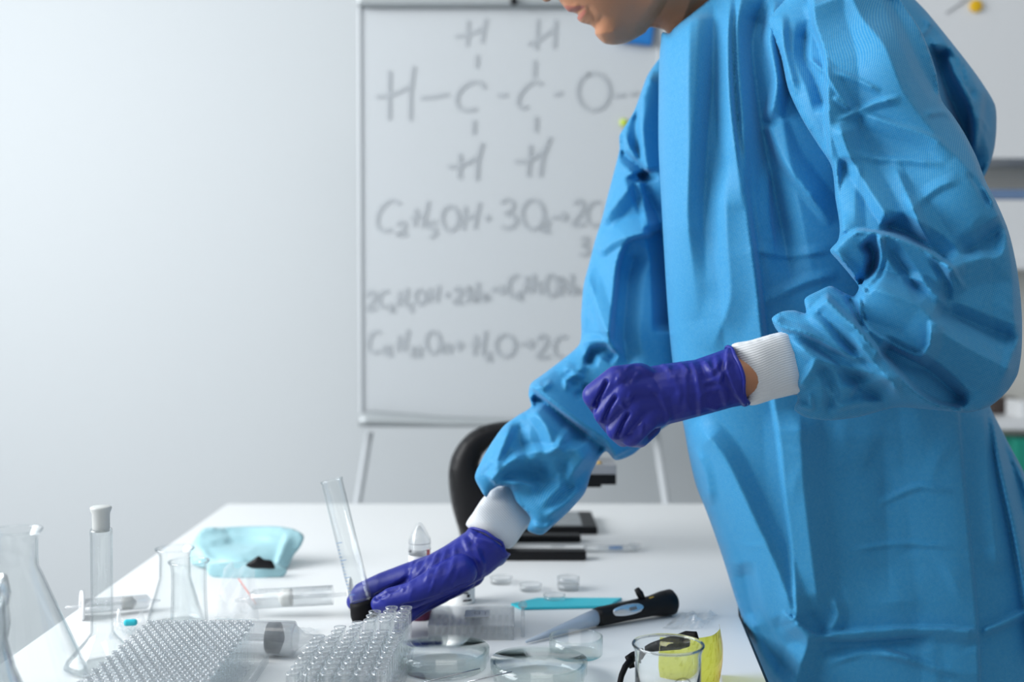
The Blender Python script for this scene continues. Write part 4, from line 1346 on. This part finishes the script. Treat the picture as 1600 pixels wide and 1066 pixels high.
rk = tray('tube_rack', -0.406, -0.270, 1.035, 1.268, 0.75, 0.008, M['clearplastic'], 'low rack packed with hundreds of thin clear glass tubes, front left')
proto = None
n = 0
PX, PY = 0.0098, 0.0092
ht = 0.80 - 0.7533
for iy in range(24):
    for ix in range(12):
        x = -0.398 + ix * PX + (PX / 2 if iy % 2 else 0)
        y = 1.256 - iy * PY
        if y < 1.042 or x > -0.2765: continue
        if proto is None:
            R_ = 0.0037
            proto = lathe('glass_tube', [(0, 0), (R_ * 0.7, 0.0006), (R_, 0.003), (R_, ht - 0.003), (R_ * 1.06, ht - 0.0012), (R_ * 1.06, ht), (R_ * 0.80, ht), (R_ * 0.80, ht - 0.003)], M['tubeglass'], None, 14)
            rimslot(proto, ht - 0.0022)
            o = proto
        else:
            o = proto.copy()
            COL.objects.link(o)
        o.location = (x, y, 0.7534 + 0.0)
        tag(o, 'thin open glass tube standing in the dense rack at the front left', 'test tube', 'thin glass tubes in the dense rack')
        n += 1

rk2 = tray('tube_rack', -0.218, -0.112, 1.068, 1.300, 0.75, 0.012, M['clearplastic'], 'rack of wider clear test tubes in front of the right hand')
proto = None
rnd = random.Random(4)
ht = 0.0535
for iy in range(13):
    for ix in range(6):
        x = -0.1195 - ix * 0.0162 - iy * 0.0006
        y = 1.288 - iy * 0.0172 - ix * 0.0002
        if x < -0.2095: continue
        far_left = ix * 0.0162 > 0.028 + iy * 0.013
        if far_left: continue
        tall = (iy <= 3 and ix <= 2)
        if proto is None:
            R_ = 0.0066
            proto = lathe('test_tube', [(0, 0), (R_ * 0.6, 0.0012), (R_ * 0.92, 0.0035), (R_, 0.007), (R_, ht - 0.002), (R_ + 0.0005, ht), (R_ * 0.85, ht), (R_ * 0.84, 0.007), (R_ * 0.5, 0.0022), (0, 0.0016)], M['tubeglass'], None, 20)
            rimslot(proto, ht - 0.0016)
            o = proto
        else:
            o = proto.copy()
            COL.objects.link(o)
        o.location = (x, y, 0.7534)
        if not tall: o.scale = (0.95, 0.95, 0.86)
        tag(o, 'tall clear test tube at the back right of the rack under the hand' if tall else 'shorter clear test tube lower in the rack before the right hand', 'test tube',
            'tall test tubes below the hand' if tall else 'short test tubes below the hand')

# the held graduated tube
a = P(568, 953, 1.362)
b = P(518, 750, 1.372)
ht_o = empty('graduated_tube', a, 'tilted clear graduated glass cylinder with black foot held by the right hand', 'tube')
L = (b - a).length
mt = axis_mt(a, b)
R_ = 17.0 * 1.365 / F
lathe('glass_wall', wall_prof([(R_ * 0.96, 0.011), (R_, 0.013), (R_, L - 0.003), (R_ * 1.05, L)], 0.0011), M['glass'], ht_o, 40, mt)
bm = bmesh.new()
tube_bm(bm, [mt @ Vector((R_ * 1.02 * math.cos(t), R_ * 1.02 * math.sin(t), L)) for t in np.linspace(0, 2 * math.pi, 41)], 0.0007, 8, cap=False)
frombm('rim', bm, M['glass'], ht_o)
ft = lathe('foot', [(0, -0.010), (R_ * 1.25, -0.010), (R_ * 1.3, -0.004), (R_ * 1.15, 0.006), (R_ * 1.12, 0.0105), (0, 0.0105)], M['blackmat'], ht_o, 32, mt)
ft['label'] = 'black foot at the lower end'
bm = bmesh.new()
for k in range(16):
    z = 0.022 + k * 0.0042
    w_ = 0.5 if k % 5 else 0.9
    pts = [mt @ Vector(((R_ + 0.0002) * math.cos(t), (R_ + 0.0002) * math.sin(t), z)) for t in np.linspace(-0.9, -0.9 + w_, 7)]
    tube_bm(bm, pts, 0.00028, 4)
o = frombm('graduation_marks', bm, M['bluemark'], ht_o)
o['label'] = 'fine blue graduation marks'

# ------------------------------------------------------------------ plastics in the middle of the table
# pale blue pouch
dp = 1.72
po = [(300, 882), (297, 862), (306, 840), (317, 827), (350, 824), (400, 822), (440, 823), (462, 828), (475, 838), (471, 852), (459, 868), (446, 891), (425, 889), (390, 887), (350, 890), (318, 888)]
pf = random_folds(26, po, 17, (-30, 60), (20, 70), (0.8, 2.4), (4, 12)) + [([(452, 832), (440, 860), (432, 888)], 6, 6, 14), ([(300, 850), (360, 840), (450, 838)], 4, 10, 10)]
pc = T(385, 892)
pou = empty('pouch', (pc.x, dp, 0.75), 'puffy pale turquoise disposable pouch lying at the back left of the table', 'pouch')
inflate('pouch_body', po, [(380, 895, 1.685), (380, 822, 1.79)], 0.32, M['maskblue'], pou, step=4, folds=pf, edge=4, rk=1.5)
po2 = [(322, 886), (345, 880), (400, 880), (440, 884), (449, 892), (444, 900), (420, 905), (380, 905), (340, 904), (326, 898)]
inflate('lower_flap', po2, [(380, 905, 1.65), (380, 880, 1.685)], 0.30, M['maskblue'], pou, step=4, folds=random_folds(8, po2, 2, (-10, 10), (20, 50), (0.5, 1.2), (3, 7)), edge=3)
q = T(408, 884)
o = inflate('clip', [(384, 884), (396, 874), (404, 869), (412, 874), (424, 876), (430, 888), (410, 889), (392, 888)], [(405, 880, 1.655)], 0.5, M['black'], None, step=3)  # dark lump of no identified kind at the pouch front
tag(o, 'small black lump lying against the front of the pale turquoise pouch', 'clip')


def syringe(label, a, b, r, disc=None, piston=None, nozzle=None, mat_b='clearplastic', marks=True, flange=None, pm='rubber'):
    """lying syringe: barrel a->b (nozzle end b)"""
    a, b = Vector(a), Vector(b)
    root = empty('syringe', (a.x, a.y, 0.75), label, 'syringe')
    mt = axis_mt(a, b)
    L = (b - a).length
    lathe('barrel', [(r, 0), (r, L * 0.97), (r * 0.75, L), (r * 0.70, L), (r * 0.92, L * 0.965), (r * 0.92, 0)], M[mat_b], root, 36, mt, close=True)
    if nozzle:
        lathe('nozzle', [(r * 0.75, L), (r * 0.30, L + nozzle * 0.25), (r * 0.16, L + nozzle), (0, L + nozzle)], M[mat_b], root, 24, mt)
    if flange:
        lathe('flange', [(r * 0.9, -0.0015), (r * flange, -0.0015), (r * flange, 0.0015), (r * 0.9, 0.0015)], M['white'], root, 32, mt, close=True)
    if piston is not None:
        o = lathe('piston', [(0, L * piston), (r * 0.9, L * piston), (r * 0.86, L * piston + 0.004), (r * 0.9, L * piston + 0.008), (r * 0.9, L * piston + 0.012), (r * 0.3, L * piston + 0.017), (0, L * piston + 0.017)], M[pm], root, 32, mt)
        lathe('plunger_rod', [(0, -0.02), (r * 0.2, -0.02), (r * 0.2, L * piston - 0.0005), (0, L * piston - 0.0005)], M['film'], root, 8, mt)
    if disc:
        o = lathe('thumb_disc', [(0, -0.024), (disc, -0.024), (disc * 1.03, -0.0225), (disc, -0.0205), (0, -0.0205)], M['offwhite'], root, 36, mt)
        lathe('disc_hole', [(0, -0.0245), (disc * 0.20, -0.0245), (disc * 0.20, -0.0238), (0, -0.0238)], M['black'], o, 20, mt)
    if marks:
        bm = bmesh.new()
        for k in range(int(L / 0.004)):
            z = 0.006 + k * 0.004
            if z > L * 0.93: break
            pts = [mt @ Vector(((r + 0.0003) * math.cos(t), (r + 0.0003) * math.sin(t), z)) for t in np.linspace(1.9, 1.9 + (0.9 if k % 5 == 0 else 0.5), 6)]
            tube_bm(bm, pts, 0.0003, 4)
        frombm('scale', bm, M['grey'], root)
    return root


# syringe with the big round disc beside the index finger
r = 0.0125
a = T(520, 930, 0.777); b = T(392, 937, 0.772)
syringe('white syringe pointing left with a round grey-green thumb disc beside the index finger', a, b, r, disc=0.0205, nozzle=0.02, mat_b='clearplastic', piston=0.5, pm='offwhite')
a = T(128, 948, 0.765); b = T(232, 940, 0.762)
o = syringe('long off-white syringe at the left table edge behind the stoppered flask', a, b, 0.0095, nozzle=0.015, flange=2.1, mat_b='film', piston=0.6, pm='offwhite', marks=False)
a = T(338, 994, 0.7706); b = T(462, 998, 0.7706)
syringe('thick syringe with a dark grey rubber piston lying between the two racks', a, b, 0.0195, nozzle=0.045, piston=0.66, marks=False, mat_b='film')


def crumpled(name, quad, z, amp, m, label, cat, seed=1, n=26, parent=None, curl=0.0):
    """crumpled thin film laid on the table: quad of four table points"""
    rnd = random.Random(seed)
    fp = [(rnd.random(), rnd.random(), rnd.uniform(-1, 1), rnd.uniform(0.08, 0.25)) for _ in range(38)]
    bm = bmesh.new()
    g = []
    q = [Vector(v) for v in quad]
    for i in range(n):
        row = []
        for j in range(n):
            u, v = i / (n - 1), j / (n - 1)
            p = q[0] * (1 - u) * (1 - v) + q[1] * u * (1 - v) + q[2] * u * v + q[3] * (1 - u) * v
            h = sum(s * max(0, 1 - math.hypot(u - a, v - b) / w_) for a, b, s, w_ in fp)
            row.append(bm.verts.new(p + Vector((rnd.uniform(-1, 1) * 0.0004, rnd.uniform(-1, 1) * 0.0004, z - 0.75 + abs(h) * amp + curl * v * v))))
        g.append(row)
    for i in range(n - 1):
        for j in range(n - 1): bm.faces.new((g[i][j], g[i + 1][j], g[i + 1][j + 1], g[i][j + 1]))
    o = frombm(name, bm, m, parent, smooth=False)
    if label: tag(o, label, cat)
    return o


crumpled('plastic_bag', [T(168, 1000), T(224, 1000), T(228, 973), T(180, 973)], 0.751, 0.016, M['film'], 'crumpled clear plastic bag lying behind the stoppered flask and the small flask', 'bag', 3)
o = box('plastic_plug', T(204, 973, 0.7605), (0.016, 0.008, 0.008), M['teal'], None, bevel=0.003, rot=Matrix.Rotation(0.2, 3, 'Z'))
tag(o, 'tiny teal plastic plug lying behind the stoppered flask', 'plug')
zb_ = crumpled('zip_bag', [T(335, 978), T(405, 972), T(398, 925), T(350, 925)], 0.7525, 0.010, M['film'], 'small clear zip bag with a red closing stripe left of the thick syringe', 'bag', 9, curl=0.03)
bm = bmesh.new()
tube_bm(bm, [P(373, 905, 1.57), P(385, 922, 1.55), P(400, 944, 1.51)], 0.0012, 6)
frombm('red_stripe', bm, M['red'], zb_)
crumpled('plastic_wrapper', [T(405, 1026), T(480, 1014), T(500, 985), T(440, 978)], 0.751, 0.004, M['film'], 'clear plastic wrapper with a curved edge under the tip of the thick syringe', 'wrapper', 12)
crumpled('plastic_bag', [T(1035, 985), T(1098, 984), T(1122, 962), T(1064, 958)], 0.751, 0.008, M['film'], 'small crumpled clear bag right of the black and grey magnifier pen', 'bag', 15)

# upside-down centrifuge tube
c = T(656, 966)
d = c.y
ct = empty('centrifuge_tube', (c.x, d, 0.75), 'clear centrifuge tube standing upside down on a burgundy cap behind the right hand', 'tube')
H = 1.15 - (819 - 473) * d / F - 0.75
o = lathe('screw_cap', [(0, 0), (0.0150, 0), (0.0155, 0.001), (0.0155, 0.012), (0.0145, 0.013), (0, 0.013)], M['burgundy'], ct, 32, world_space=False)
lathe('tube_wall', [(0.0138, 0.0132), (0.0138, H - 0.020), (0.0045, H - 0.002), (0.0025, H), (0, H), (0, H - 0.002), (0.0126, H - 0.021), (0.0126, 0.0132)], M['clearplastic'], ct, 36, world_space=False)
lathe('label_band', [(0.0140, H - 0.085), (0.0140, H - 0.040)], M['label'], ct, 36, world_space=False)
bm = bmesh.new()
for z in (H - 0.025, H - 0.033): tube_bm(bm, [(0.0141 * math.cos(t), 0.0141 * math.sin(t), z) for t in np.linspace(math.pi * 0.9, math.pi * 2.1, 17)], 0.0004, 5)
box_bm(bm, (-0.0115, -0.0085, H - 0.034), (0.004, 0.001, 0.004))
frombm('print_marks', bm, M['grey'], ct, world_space=False)
box('red_mark', (c.x + 0.0115, d - 0.0085, 0.75 + H - 0.037), (0.004, 0.0012, 0.010), M['red'], ct)

# small labelled bottle behind the hand
c = T(722, 941)
bt = empty('vial', (c.x, c.y, 0.75), 'small white labelled vial hidden behind the right hand', 'vial')
lathe('vial_body', [(0, 0), (0.0165, 0), (0.0172, 0.002), (0.0172, 0.040), (0.0120, 0.046), (0, 0.046)], M['label'], bt, 32, world_space=False)
lathe('vial_cap', [(0, 0.0462), (0.0125, 0.0462), (0.0125, 0.055), (0, 0.055)], M['white'], bt, 32, world_space=False)
bm = bmesh.new()
for (u, z, w_, h_) in ((0.35, 0.016, 0.006, 0.0015), (0.55, 0.012, 0.004, 0.004), (0.45, 0.006, 0.012, 0.002), (0.62, 0.021, 0.003, 0.003)):
    box_bm(bm, (0.0174 * math.sin(u), -0.0174 * math.cos(u), z), (w_, 0.0008, h_), Matrix.Rotation(u, 3, 'Z'))
frombm('print_marks', bm, M['black'], bt, world_space=False)


def dish(px, py, rim_h, rpx, m, label, lid=None, name='petri_dish', t=0.0018, base_z=0.75, cat='dish'):
    """py = rim centre"""
    d = (1.15 - base_z - rim_h) * F / (py - 473)
    p = P(px, py, d)
    r = rpx * d / F
    root = empty(name, (p.x, d, base_z), label, cat)
    lathe('dish_base', wall_prof([(r * 0.96, 0.0004), (r, 0.002), (r, rim_h)], t, 0.0016), m, root, 64, world_space=False)
    bm = bmesh.new()
    tube_bm(bm, [((r - t / 2) * math.cos(q), (r - t / 2) * math.sin(q), rim_h) for q in np.linspace(0, 2 * math.pi, 65)], t * 0.62, 8, cap=False)
    frombm('rim', bm, m, root, world_space=False)
    if lid:
        z0 = rim_h + 0.0015
        lathe('lid', [(0, z0), (r * lid, z0), (r * lid, z0 - rim_h * 0.6), (r * lid + 0.0012, z0 - rim_h * 0.6), (r * lid + 0.0014, z0 + 0.0012), (0, z0 + 0.0014)], m, root, 64, world_space=False)
    return root


dish(692, 1021, 0.019, 69, M['glassgreen'], 'large glass petri dish nearest the tube rack, left of the two large ones', 1.035)
dish(842, 1040, 0.019, 72, M['glassgreen'], 'large glass petri dish at the bottom edge, right of the two large ones', 1.035)
dish(900, 999, 0.021, 42, M['glassgreen'], 'small deep glass petri dish under the tip of the magnifier pen')
for i, (px, py, z, lab) in enumerate(((783, 905, 0.75, 'tiny clear round dish nearest the black bar, leftmost of the tiny dishes'), (829, 916, 0.75, 'tiny clear round dish second from the left in the group of tiny dishes'),
                                      (866, 933, 0.75, 'tiny clear round dish nearest the teal strip'), (888, 915, 0.75, 'tiny clear round dish, lower one of the stacked pair'),
                                      (888, 905, 0.7592, 'tiny clear round dish, upper one of the stacked pair'))):
    dish(px, py, 0.0085, 17.5, M['clearplastic'], lab, None, 'small_dish', 0.0012, z)

# teal strip
o = prism('plastic_strip', [tuple(T(x, y)[:2]) for x, y in ((798, 947), (815, 954), (950, 951), (972, 938), (840, 938))], 0.7503, 0.7535, M['teal'], None, 0.0006)
tag(o, 'flat teal plastic strip lying behind the clear slide box', 'strip')

# clear slide box with rows and a white label
c = T(740, 985)
q0, q1 = T(672, 1000), T(800, 1002)
bxr = empty('slide_box', (c.x, c.y, 0.75), 'clear lidded plastic box with rows of slots and a white label', 'box')
bw, bd, bh = 0.100, 0.085, 0.016
bc_ = Vector(((q0.x + q1.x) / 2, q0.y + bd / 2 - 0.002, 0.75))
bm = bmesh.new()
box_bm(bm, bc_ + Vector((0, 0, 0.0012)), (bw, bd, 0.0016))
for s in (-1, 1):
    box_bm(bm, bc_ + Vector((s * bw / 2, 0, bh / 2 + 0.0004)), (0.0014, bd, bh))
    box_bm(bm, bc_ + Vector((0, s * bd / 2, bh / 2 + 0.0004)), (bw, 0.0014, bh))
frombm('tray', bm, M['clearplastic'], bxr, smooth=False)
for k in range(11):
    tube('slot_ridge', [bc_ + Vector((-bw / 2 + 0.008 + k * 0.0084, -bd / 2 + 0.006, 0.007)), bc_ + Vector((-bw / 2 + 0.008 + k * 0.0084, bd / 2 - 0.006, 0.007))], 0.0024, M['film'], bxr, 8)
box('lid', bc_ + Vector((0, 0, bh + 0.0016)), (bw + 0.003, bd + 0.003, 0.0016), M['film'], bxr, bevel=0.0005)
box('paper_label', bc_ + Vector((0.006, 0.005, bh + 0.0030)), (0.030, 0.030, 0.0006), M['label'], bxr)
bm = bmesh.new()
for dx, dy, w_, h_ in ((0.003, 0.002, 0.0010, 0.012), (0.009, 0.002, 0.0010, 0.012), (0.006, 0.007, 0.006, 0.001), (0.006, -0.003, 0.006, 0.001), (0.016, 0.0, 0.001, 0.016)):
    box_bm(bm, bc_ + Vector((dx, dy + 0.005, bh + 0.0034)), (w_, h_, 0.0003))
frombm('print_marks', bm, M['grey'], bxr, smooth=False)
e = empty('plastic_clip', T(818, 1000), 'upright clear plastic clip at the right end of the slide box', 'clip')
qq = T(817, 992)
box('plate', qq + Vector((0, 0.01, 0.013)), (0.004, 0.045, 0.0255), M['film'], e, bevel=0.001)
lathe('knob', [(0, 0.026), (0.005, 0.026), (0.0055, 0.030), (0.003, 0.033), (0, 0.033)], M['film'], e, 20, at(qq + Vector((0, 0.028, 0))))

# magnifier pen
a, b, c2 = T(822, 1003, 0.7535), T(930, 965, 0.7625), T(1052, 940, 0.7670)
pen = empty('pipette_pen', (b.x, b.y, 0.75), 'black pen-like tool with grey tapered tip and oval silver window', 'pen')
mt = axis_mt(a, b)
L = (b - a).length
o = lathe('tapered_tip', [(0, 0), (0.0016, 0), (0.0045, L * 0.35), (0.0085, L * 0.8), (0.0100, L), (0, L)], M['bluegrey'], pen, 28, mt)
mt = axis_mt(b, c2)
L = (c2 - b).length
lathe('body', [(0, 0.0005), (0.0108, 0.0005), (0.0118, 0.006), (0.0118, L * 0.35), (0.0128, L * 0.7), (0.0158, L * 0.86), (0.0162, L * 0.97), (0.0125, L), (0, L)], M['black'], pen, 36, mt)
ax = (c2 - b).normalized()
side = Vector((0.06, -0.92, 0.38)).normalized()
side = (side - ax * side.dot(ax)).normalized()
up_ = ax.cross(side).normalized()
bm = bmesh.new()
cc = b + ax * L * 0.36 + side * 0.0105
vs = [bm.verts.new(cc + ax * 0.0255 * math.cos(t) + up_ * 0.0068 * math.sin(t) + side * 0.0006) for t in np.linspace(0, 2 * math.pi, 33)[:-1]]
v2 = [bm.verts.new(cc + ax * 0.021 * math.cos(t) + up_ * 0.0048 * math.sin(t) + side * 0.0022) for t in np.linspace(0, 2 * math.pi, 33)[:-1]]
for i in range(32): bm.faces.new((vs[i], vs[(i + 1) % 32], v2[(i + 1) % 32], v2[i]))
bm.faces.new(v2)
o = frombm('oval_window', bm, M['silver'], pen)
o['label'] = 'silver oval window'
box('slider', cc + side * 0.0026 + ax * 0.006, (0.010, 0.0012, 0.004), M['rubber'], pen, rot=(Matrix((ax, side, up_)).transposed()))
kb_ = T(1002, 925, 0.785)
k0 = b + ax * L * 0.60 + Vector((0, 0, 0.010))
tube('lever', [k0, k0 + Vector((-0.004, 0, 0.008)), k0 + Vector((-0.008, 0, 0.014))], [0.004, 0.0048, 0.0035], M['black'], pen, 14)
o = box('gold_mark', b + ax * L * 0.69 + side * 0.0085 + up_ * -0.009, (0.007, 0.002, 0.002), M['gold'], pen, rot=(Matrix((ax, side, up_)).transposed()))

# thin steel needles in front of the petri dishes
for (p0, p1, lab) in ((P(640, 1072, 1.175), P(750, 1045, 1.18), 'thin dark needle in front of the left petri dish, the left one of two'),
                      (P(722, 1068, 1.155), P(800, 1050, 1.160), 'thin dark needle reaching toward the right petri dish, the right one of two')):
    o = tube('needle', [p0, p1], 0.0007, M['steel'], None, 8)
    tag(o, lab, 'needle')

# beaker
d = 1.08
p = P(1044, 1008, d)
H = p.z - 0.75
r = 54 * d / F
bk = empty('beaker', (p.x, d, 0.75), 'clear glass beaker standing in front of the yellow safety glasses', 'beaker')
lathe('beaker_wall', wall_prof([(r * 0.90, 0.0005), (r * 0.96, 0.004), (r * 0.96, H - 0.012), (r * 0.975, H - 0.006), (r * 1.03, H - 0.001), (r * 1.035, H)], 0.0016, 0.003), M['solidglass'], bk, 72, world_space=False)
bm = bmesh.new()
tube_bm(bm, [(r * 1.02 * math.cos(q), r * 1.02 * math.sin(q), H + 0.0004) for q in np.linspace(0, 2 * math.pi, 73)], 0.0013, 8, cap=False)
frombm('rim', bm, M['solidglass'], bk, world_space=False)
bm = bmesh.new()
for (u, z, w_, h_) in ((0.25, H - 0.034, 0.0012, 0.007), (0.20, H - 0.034, 0.006, 0.0012), (0.30, H - 0.040, 0.002, 0.0018), (0.42, H - 0.032, 0.001, 0.009), (0.15, H - 0.044, 0.0015, 0.0015), (0.55, H - 0.044, 0.002, 0.005), (0.45, H - 0.047, 0.003, 0.003),
                       (-0.35, H - 0.040, 0.0015, 0.004), (-0.30, H - 0.045, 0.0015, 0.003), (-0.38, H - 0.050, 0.002, 0.006)):
    box_bm(bm, (r * 0.97 * math.sin(u), -r * 0.97 * math.cos(u), z), (w_, 0.0005, h_), Matrix.Rotation(u, 3, 'Z'))
pts = [(r * 0.972 * math.sin(0.30 + 0.36 * math.cos(q)), -r * 0.972 * math.cos(0.30 + 0.36 * math.cos(q)), H - 0.036 + 0.014 * math.sin(q)) for q in np.linspace(-0.3, 3.9, 26)]
tube_bm(bm, pts, 0.0003, 5)
frombm('print_marks', bm, M['black'], bk, world_space=False)

# yellow safety glasses
sg = empty('safety_glasses', (0.175, 1.22, 0.75), 'yellow-lensed safety glasses with black frame behind the glass beaker', 'glasses')
plan = spline([(0.152, 1.176), (0.178, 1.160), (0.203, 1.168), (0.217, 1.195), (0.222, 1.225)], 0.004)
bm = bmesh.new()
cols = []
nP = len(plan)
for i, (x, y) in enumerate(plan):
    t = i / (nP - 1)
    zt_ = 0.809 - 0.004 * (2 * t - 1) ** 2
    zb2 = 0.7515 + 0.006 * max(0, 1 - abs(t - 0.45) / 0.2)
    col = []
    for k in range(9):
        s = k / 8
        z = zb2 + (zt_ - zb2) * s
        bulge = 0.006 * math.sin(math.pi * s)
        col.append(bm.verts.new((x + bulge * (t - 0.4), y - bulge, z)))
    cols.append(col)
for a_, b_ in zip(cols[:-1], cols[1:]):
    for k in range(8): bm.faces.new((a_[k], b_[k], b_[k + 1], a_[k + 1]))
r_ = bmesh.ops.solidify(bm, geom=list(bm.faces), thickness=0.002)
o = frombm('lens', bm, M['yellowlens'], sg)
o['label'] = 'wraparound yellow lens'
bm = bmesh.new()
g0, g1_ = P(1004, 1016, 1.185), P(1080, 1003, 1.175)
sec = [(0, 0.0065), (0.003, 0.006), (0.004, 0), (0.003, -0.006), (0, -0.0065), (-0.003, -0.004), (-0.003, 0.004)]
rows = []
for t, s in ((0, 0.35), (0.2, 0.8), (0.5, 1.1), (0.8, 1.15), (1.0, 0.9)):
    c = g0 + (g1_ - g0) * t + Vector((0, -0.004 * math.sin(math.pi * t), 0.003 * math.sin(math.pi * t)))
    rows.append([bm.verts.new(c + Vector((0, a, b * s))) for a, b in sec])
for a_, b_ in zip(rows[:-1], rows[1:]):
    for k in range(7): bm.faces.new((a_[k], a_[(k + 1) % 7], b_[(k + 1) % 7], b_[k]))
bm.faces.new(rows[0]); bm.faces.new(rows[-1])
frombm('brow_guard', bm, M['blackmat'], sg)
tube('brow_bar', [P(1052, 996, 1.18), P(1072, 991, 1.18), P(1086, 992, 1.175), P(1088, 1000, 1.172)], [0.0015, 0.0032, 0.0036, 0.003], M['blackmat'], sg, 10)
tube('hinge', [P(1002, 1018, 1.182), P(990, 1027, 1.18), P(983, 1028, 1.175), P(988, 1044, 1.172)], [0.003, 0.0055, 0.0045, 0.0030], M['blackmat'], sg, 12)
tube('temple', [P(986, 1032, 1.174), P(977, 1042, 1.165), P(971, 1056, 1.155), P(967, 1075, 1.145), P(964, 1100, 1.13)], [0.004, 0.0032, 0.0030, 0.0030, 0.003], M['blackmat'], sg, 12)

# ------------------------------------------------------------------ devices at the back
tbl = empty('tablet', (0.05, 2.10, 0.75), 'black tablet with grey screen lying at the back of the table', 'tablet')
x1 = T(934, 836).x; xl = x1 - 0.21
y0 = T(0, 836).y; y1 = y0 + 0.15
box('case', ((xl + x1) / 2, (y0 + y1) / 2, 0.7572), (x1 - xl, y1 - y0, 0.0135), M['black'], tbl, bevel=0.003)
box('screen', ((xl + x1) / 2 - 0.006, (y0 + y1) / 2, 0.7643), (x1 - xl - 0.04, y1 - y0 - 0.016, 0.0008), M['screen'], tbl)

ms = empty('microscope', (-0.02, 1.84, 0.75), 'black microscope with curved arm and forked base standing behind the right forearm', 'microscope')
xr = T(917, 880).x
prism('base_prong', [(-0.035, 1.770), (xr, 1.770), (xr, 1.795), (-0.035, 1.80)], 0.7503, 0.7650, M['black'], ms, 0.002)
prism('base_prong', [(-0.035, 1.905), (xr, 1.905), (xr, 1.930), (-0.035, 1.935)], 0.7503, 0.7620, M['black'], ms, 0.002)
prism('base_spine', [(-0.085, 1.775), (-0.0355, 1.775), (-0.0355, 1.93), (-0.085, 1.93)], 0.7503, 0.7720, M['black'], ms, 0.003)
arm = [(722, 846), (716, 826), (707, 795), (702, 765), (701, 738), (705, 716), (716, 695), (733, 677), (755, 665), (785, 659), (830, 657), (900, 660), (900, 690), (830, 690), (790, 688), (768, 697), (754, 712),
       (749, 728), (757, 745), (790, 768), (806, 800), (806, 846)]
inflate('curved_arm', arm, [(760, 740, 1.845)], 1.5, M['black'], ms, step=5, cap=22)
sx0, sx1 = P(800, 740, 1.84).x, P(960, 740, 1.84).x
zt2 = P(900, 722, 1.84).z
box('stage', ((sx0 + sx1) / 2, 1.85, zt2 - 0.0075), (sx1 - sx0, 0.09, 0.015), M['grey'], ms, bevel=0.001)
box('stage_bracket', ((sx0 + sx1) / 2, 1.85, zt2 - 0.0235), (sx1 - sx0, 0.085, 0.0165), M['black'], ms, bevel=0.001)
box('stage_bracket', ((sx0 + sx1) / 2 - 0.008, 1.85, zt2 - 0.0345), (sx1 - sx0 - 0.03, 0.07, 0.005), M['black'], ms)
lathe('gold_screw', [(0, 0), (0.004, 0), (0.004, 0.003), (0, 0.003)], M['gold'], ms, 16, at((P(935, 722, 1.84).x, 1.82, zt2 + 0.0002)))
xc = P(880, 680, 1.85).x
lathe('eyepiece_tube', [(0, zt2 + 0.03), (0.010, zt2 + 0.03), (0.014, zt2 + 0.05), (0.017, zt2 + 0.055), (0.017, zt2 + 0.10), (0, zt2 + 0.10)], M['black'], ms, 28, at((xc, 1.85, 0)))

tk = empty('test_stick', T(850, 858), 'clear and white test stick with blue mark between the microscope base prongs', 'test stick')
a, b = T(792, 857, 0.7565), T(912, 857, 0.7565)
box('paper_strip', (a + b) / 2, ((b - a).length, 0.012, 0.006), M['label'], tk, bevel=0.001)
lathe('clear_sleeve', [(0.0055, 0), (0.0055, 0.085), (0.0048, 0.085), (0.0048, 0)], M['clearplastic'], tk, 20, axis_mt(b + Vector((0.001, 0, 0)), b + Vector((0.1, 0, 0))), close=True)
box('blue_mark', T(962, 856, 0.7565), (0.022, 0.006, 0.005), M['bluemark'], tk, bevel=0.001)
box('gel_window', (a + b) / 2 + Vector((0.02, -0.001, 0.0032)), (0.022, 0.006, 0.001), M['grey'], tk, bevel=0.0004)
c = T(992, 857, 0.752)
lathe('end_ring', [(0.0085, 0), (0.0105, 0), (0.0105, 0.006), (0.0085, 0.006)], M['film'], tk, 28, at(c), close=True)
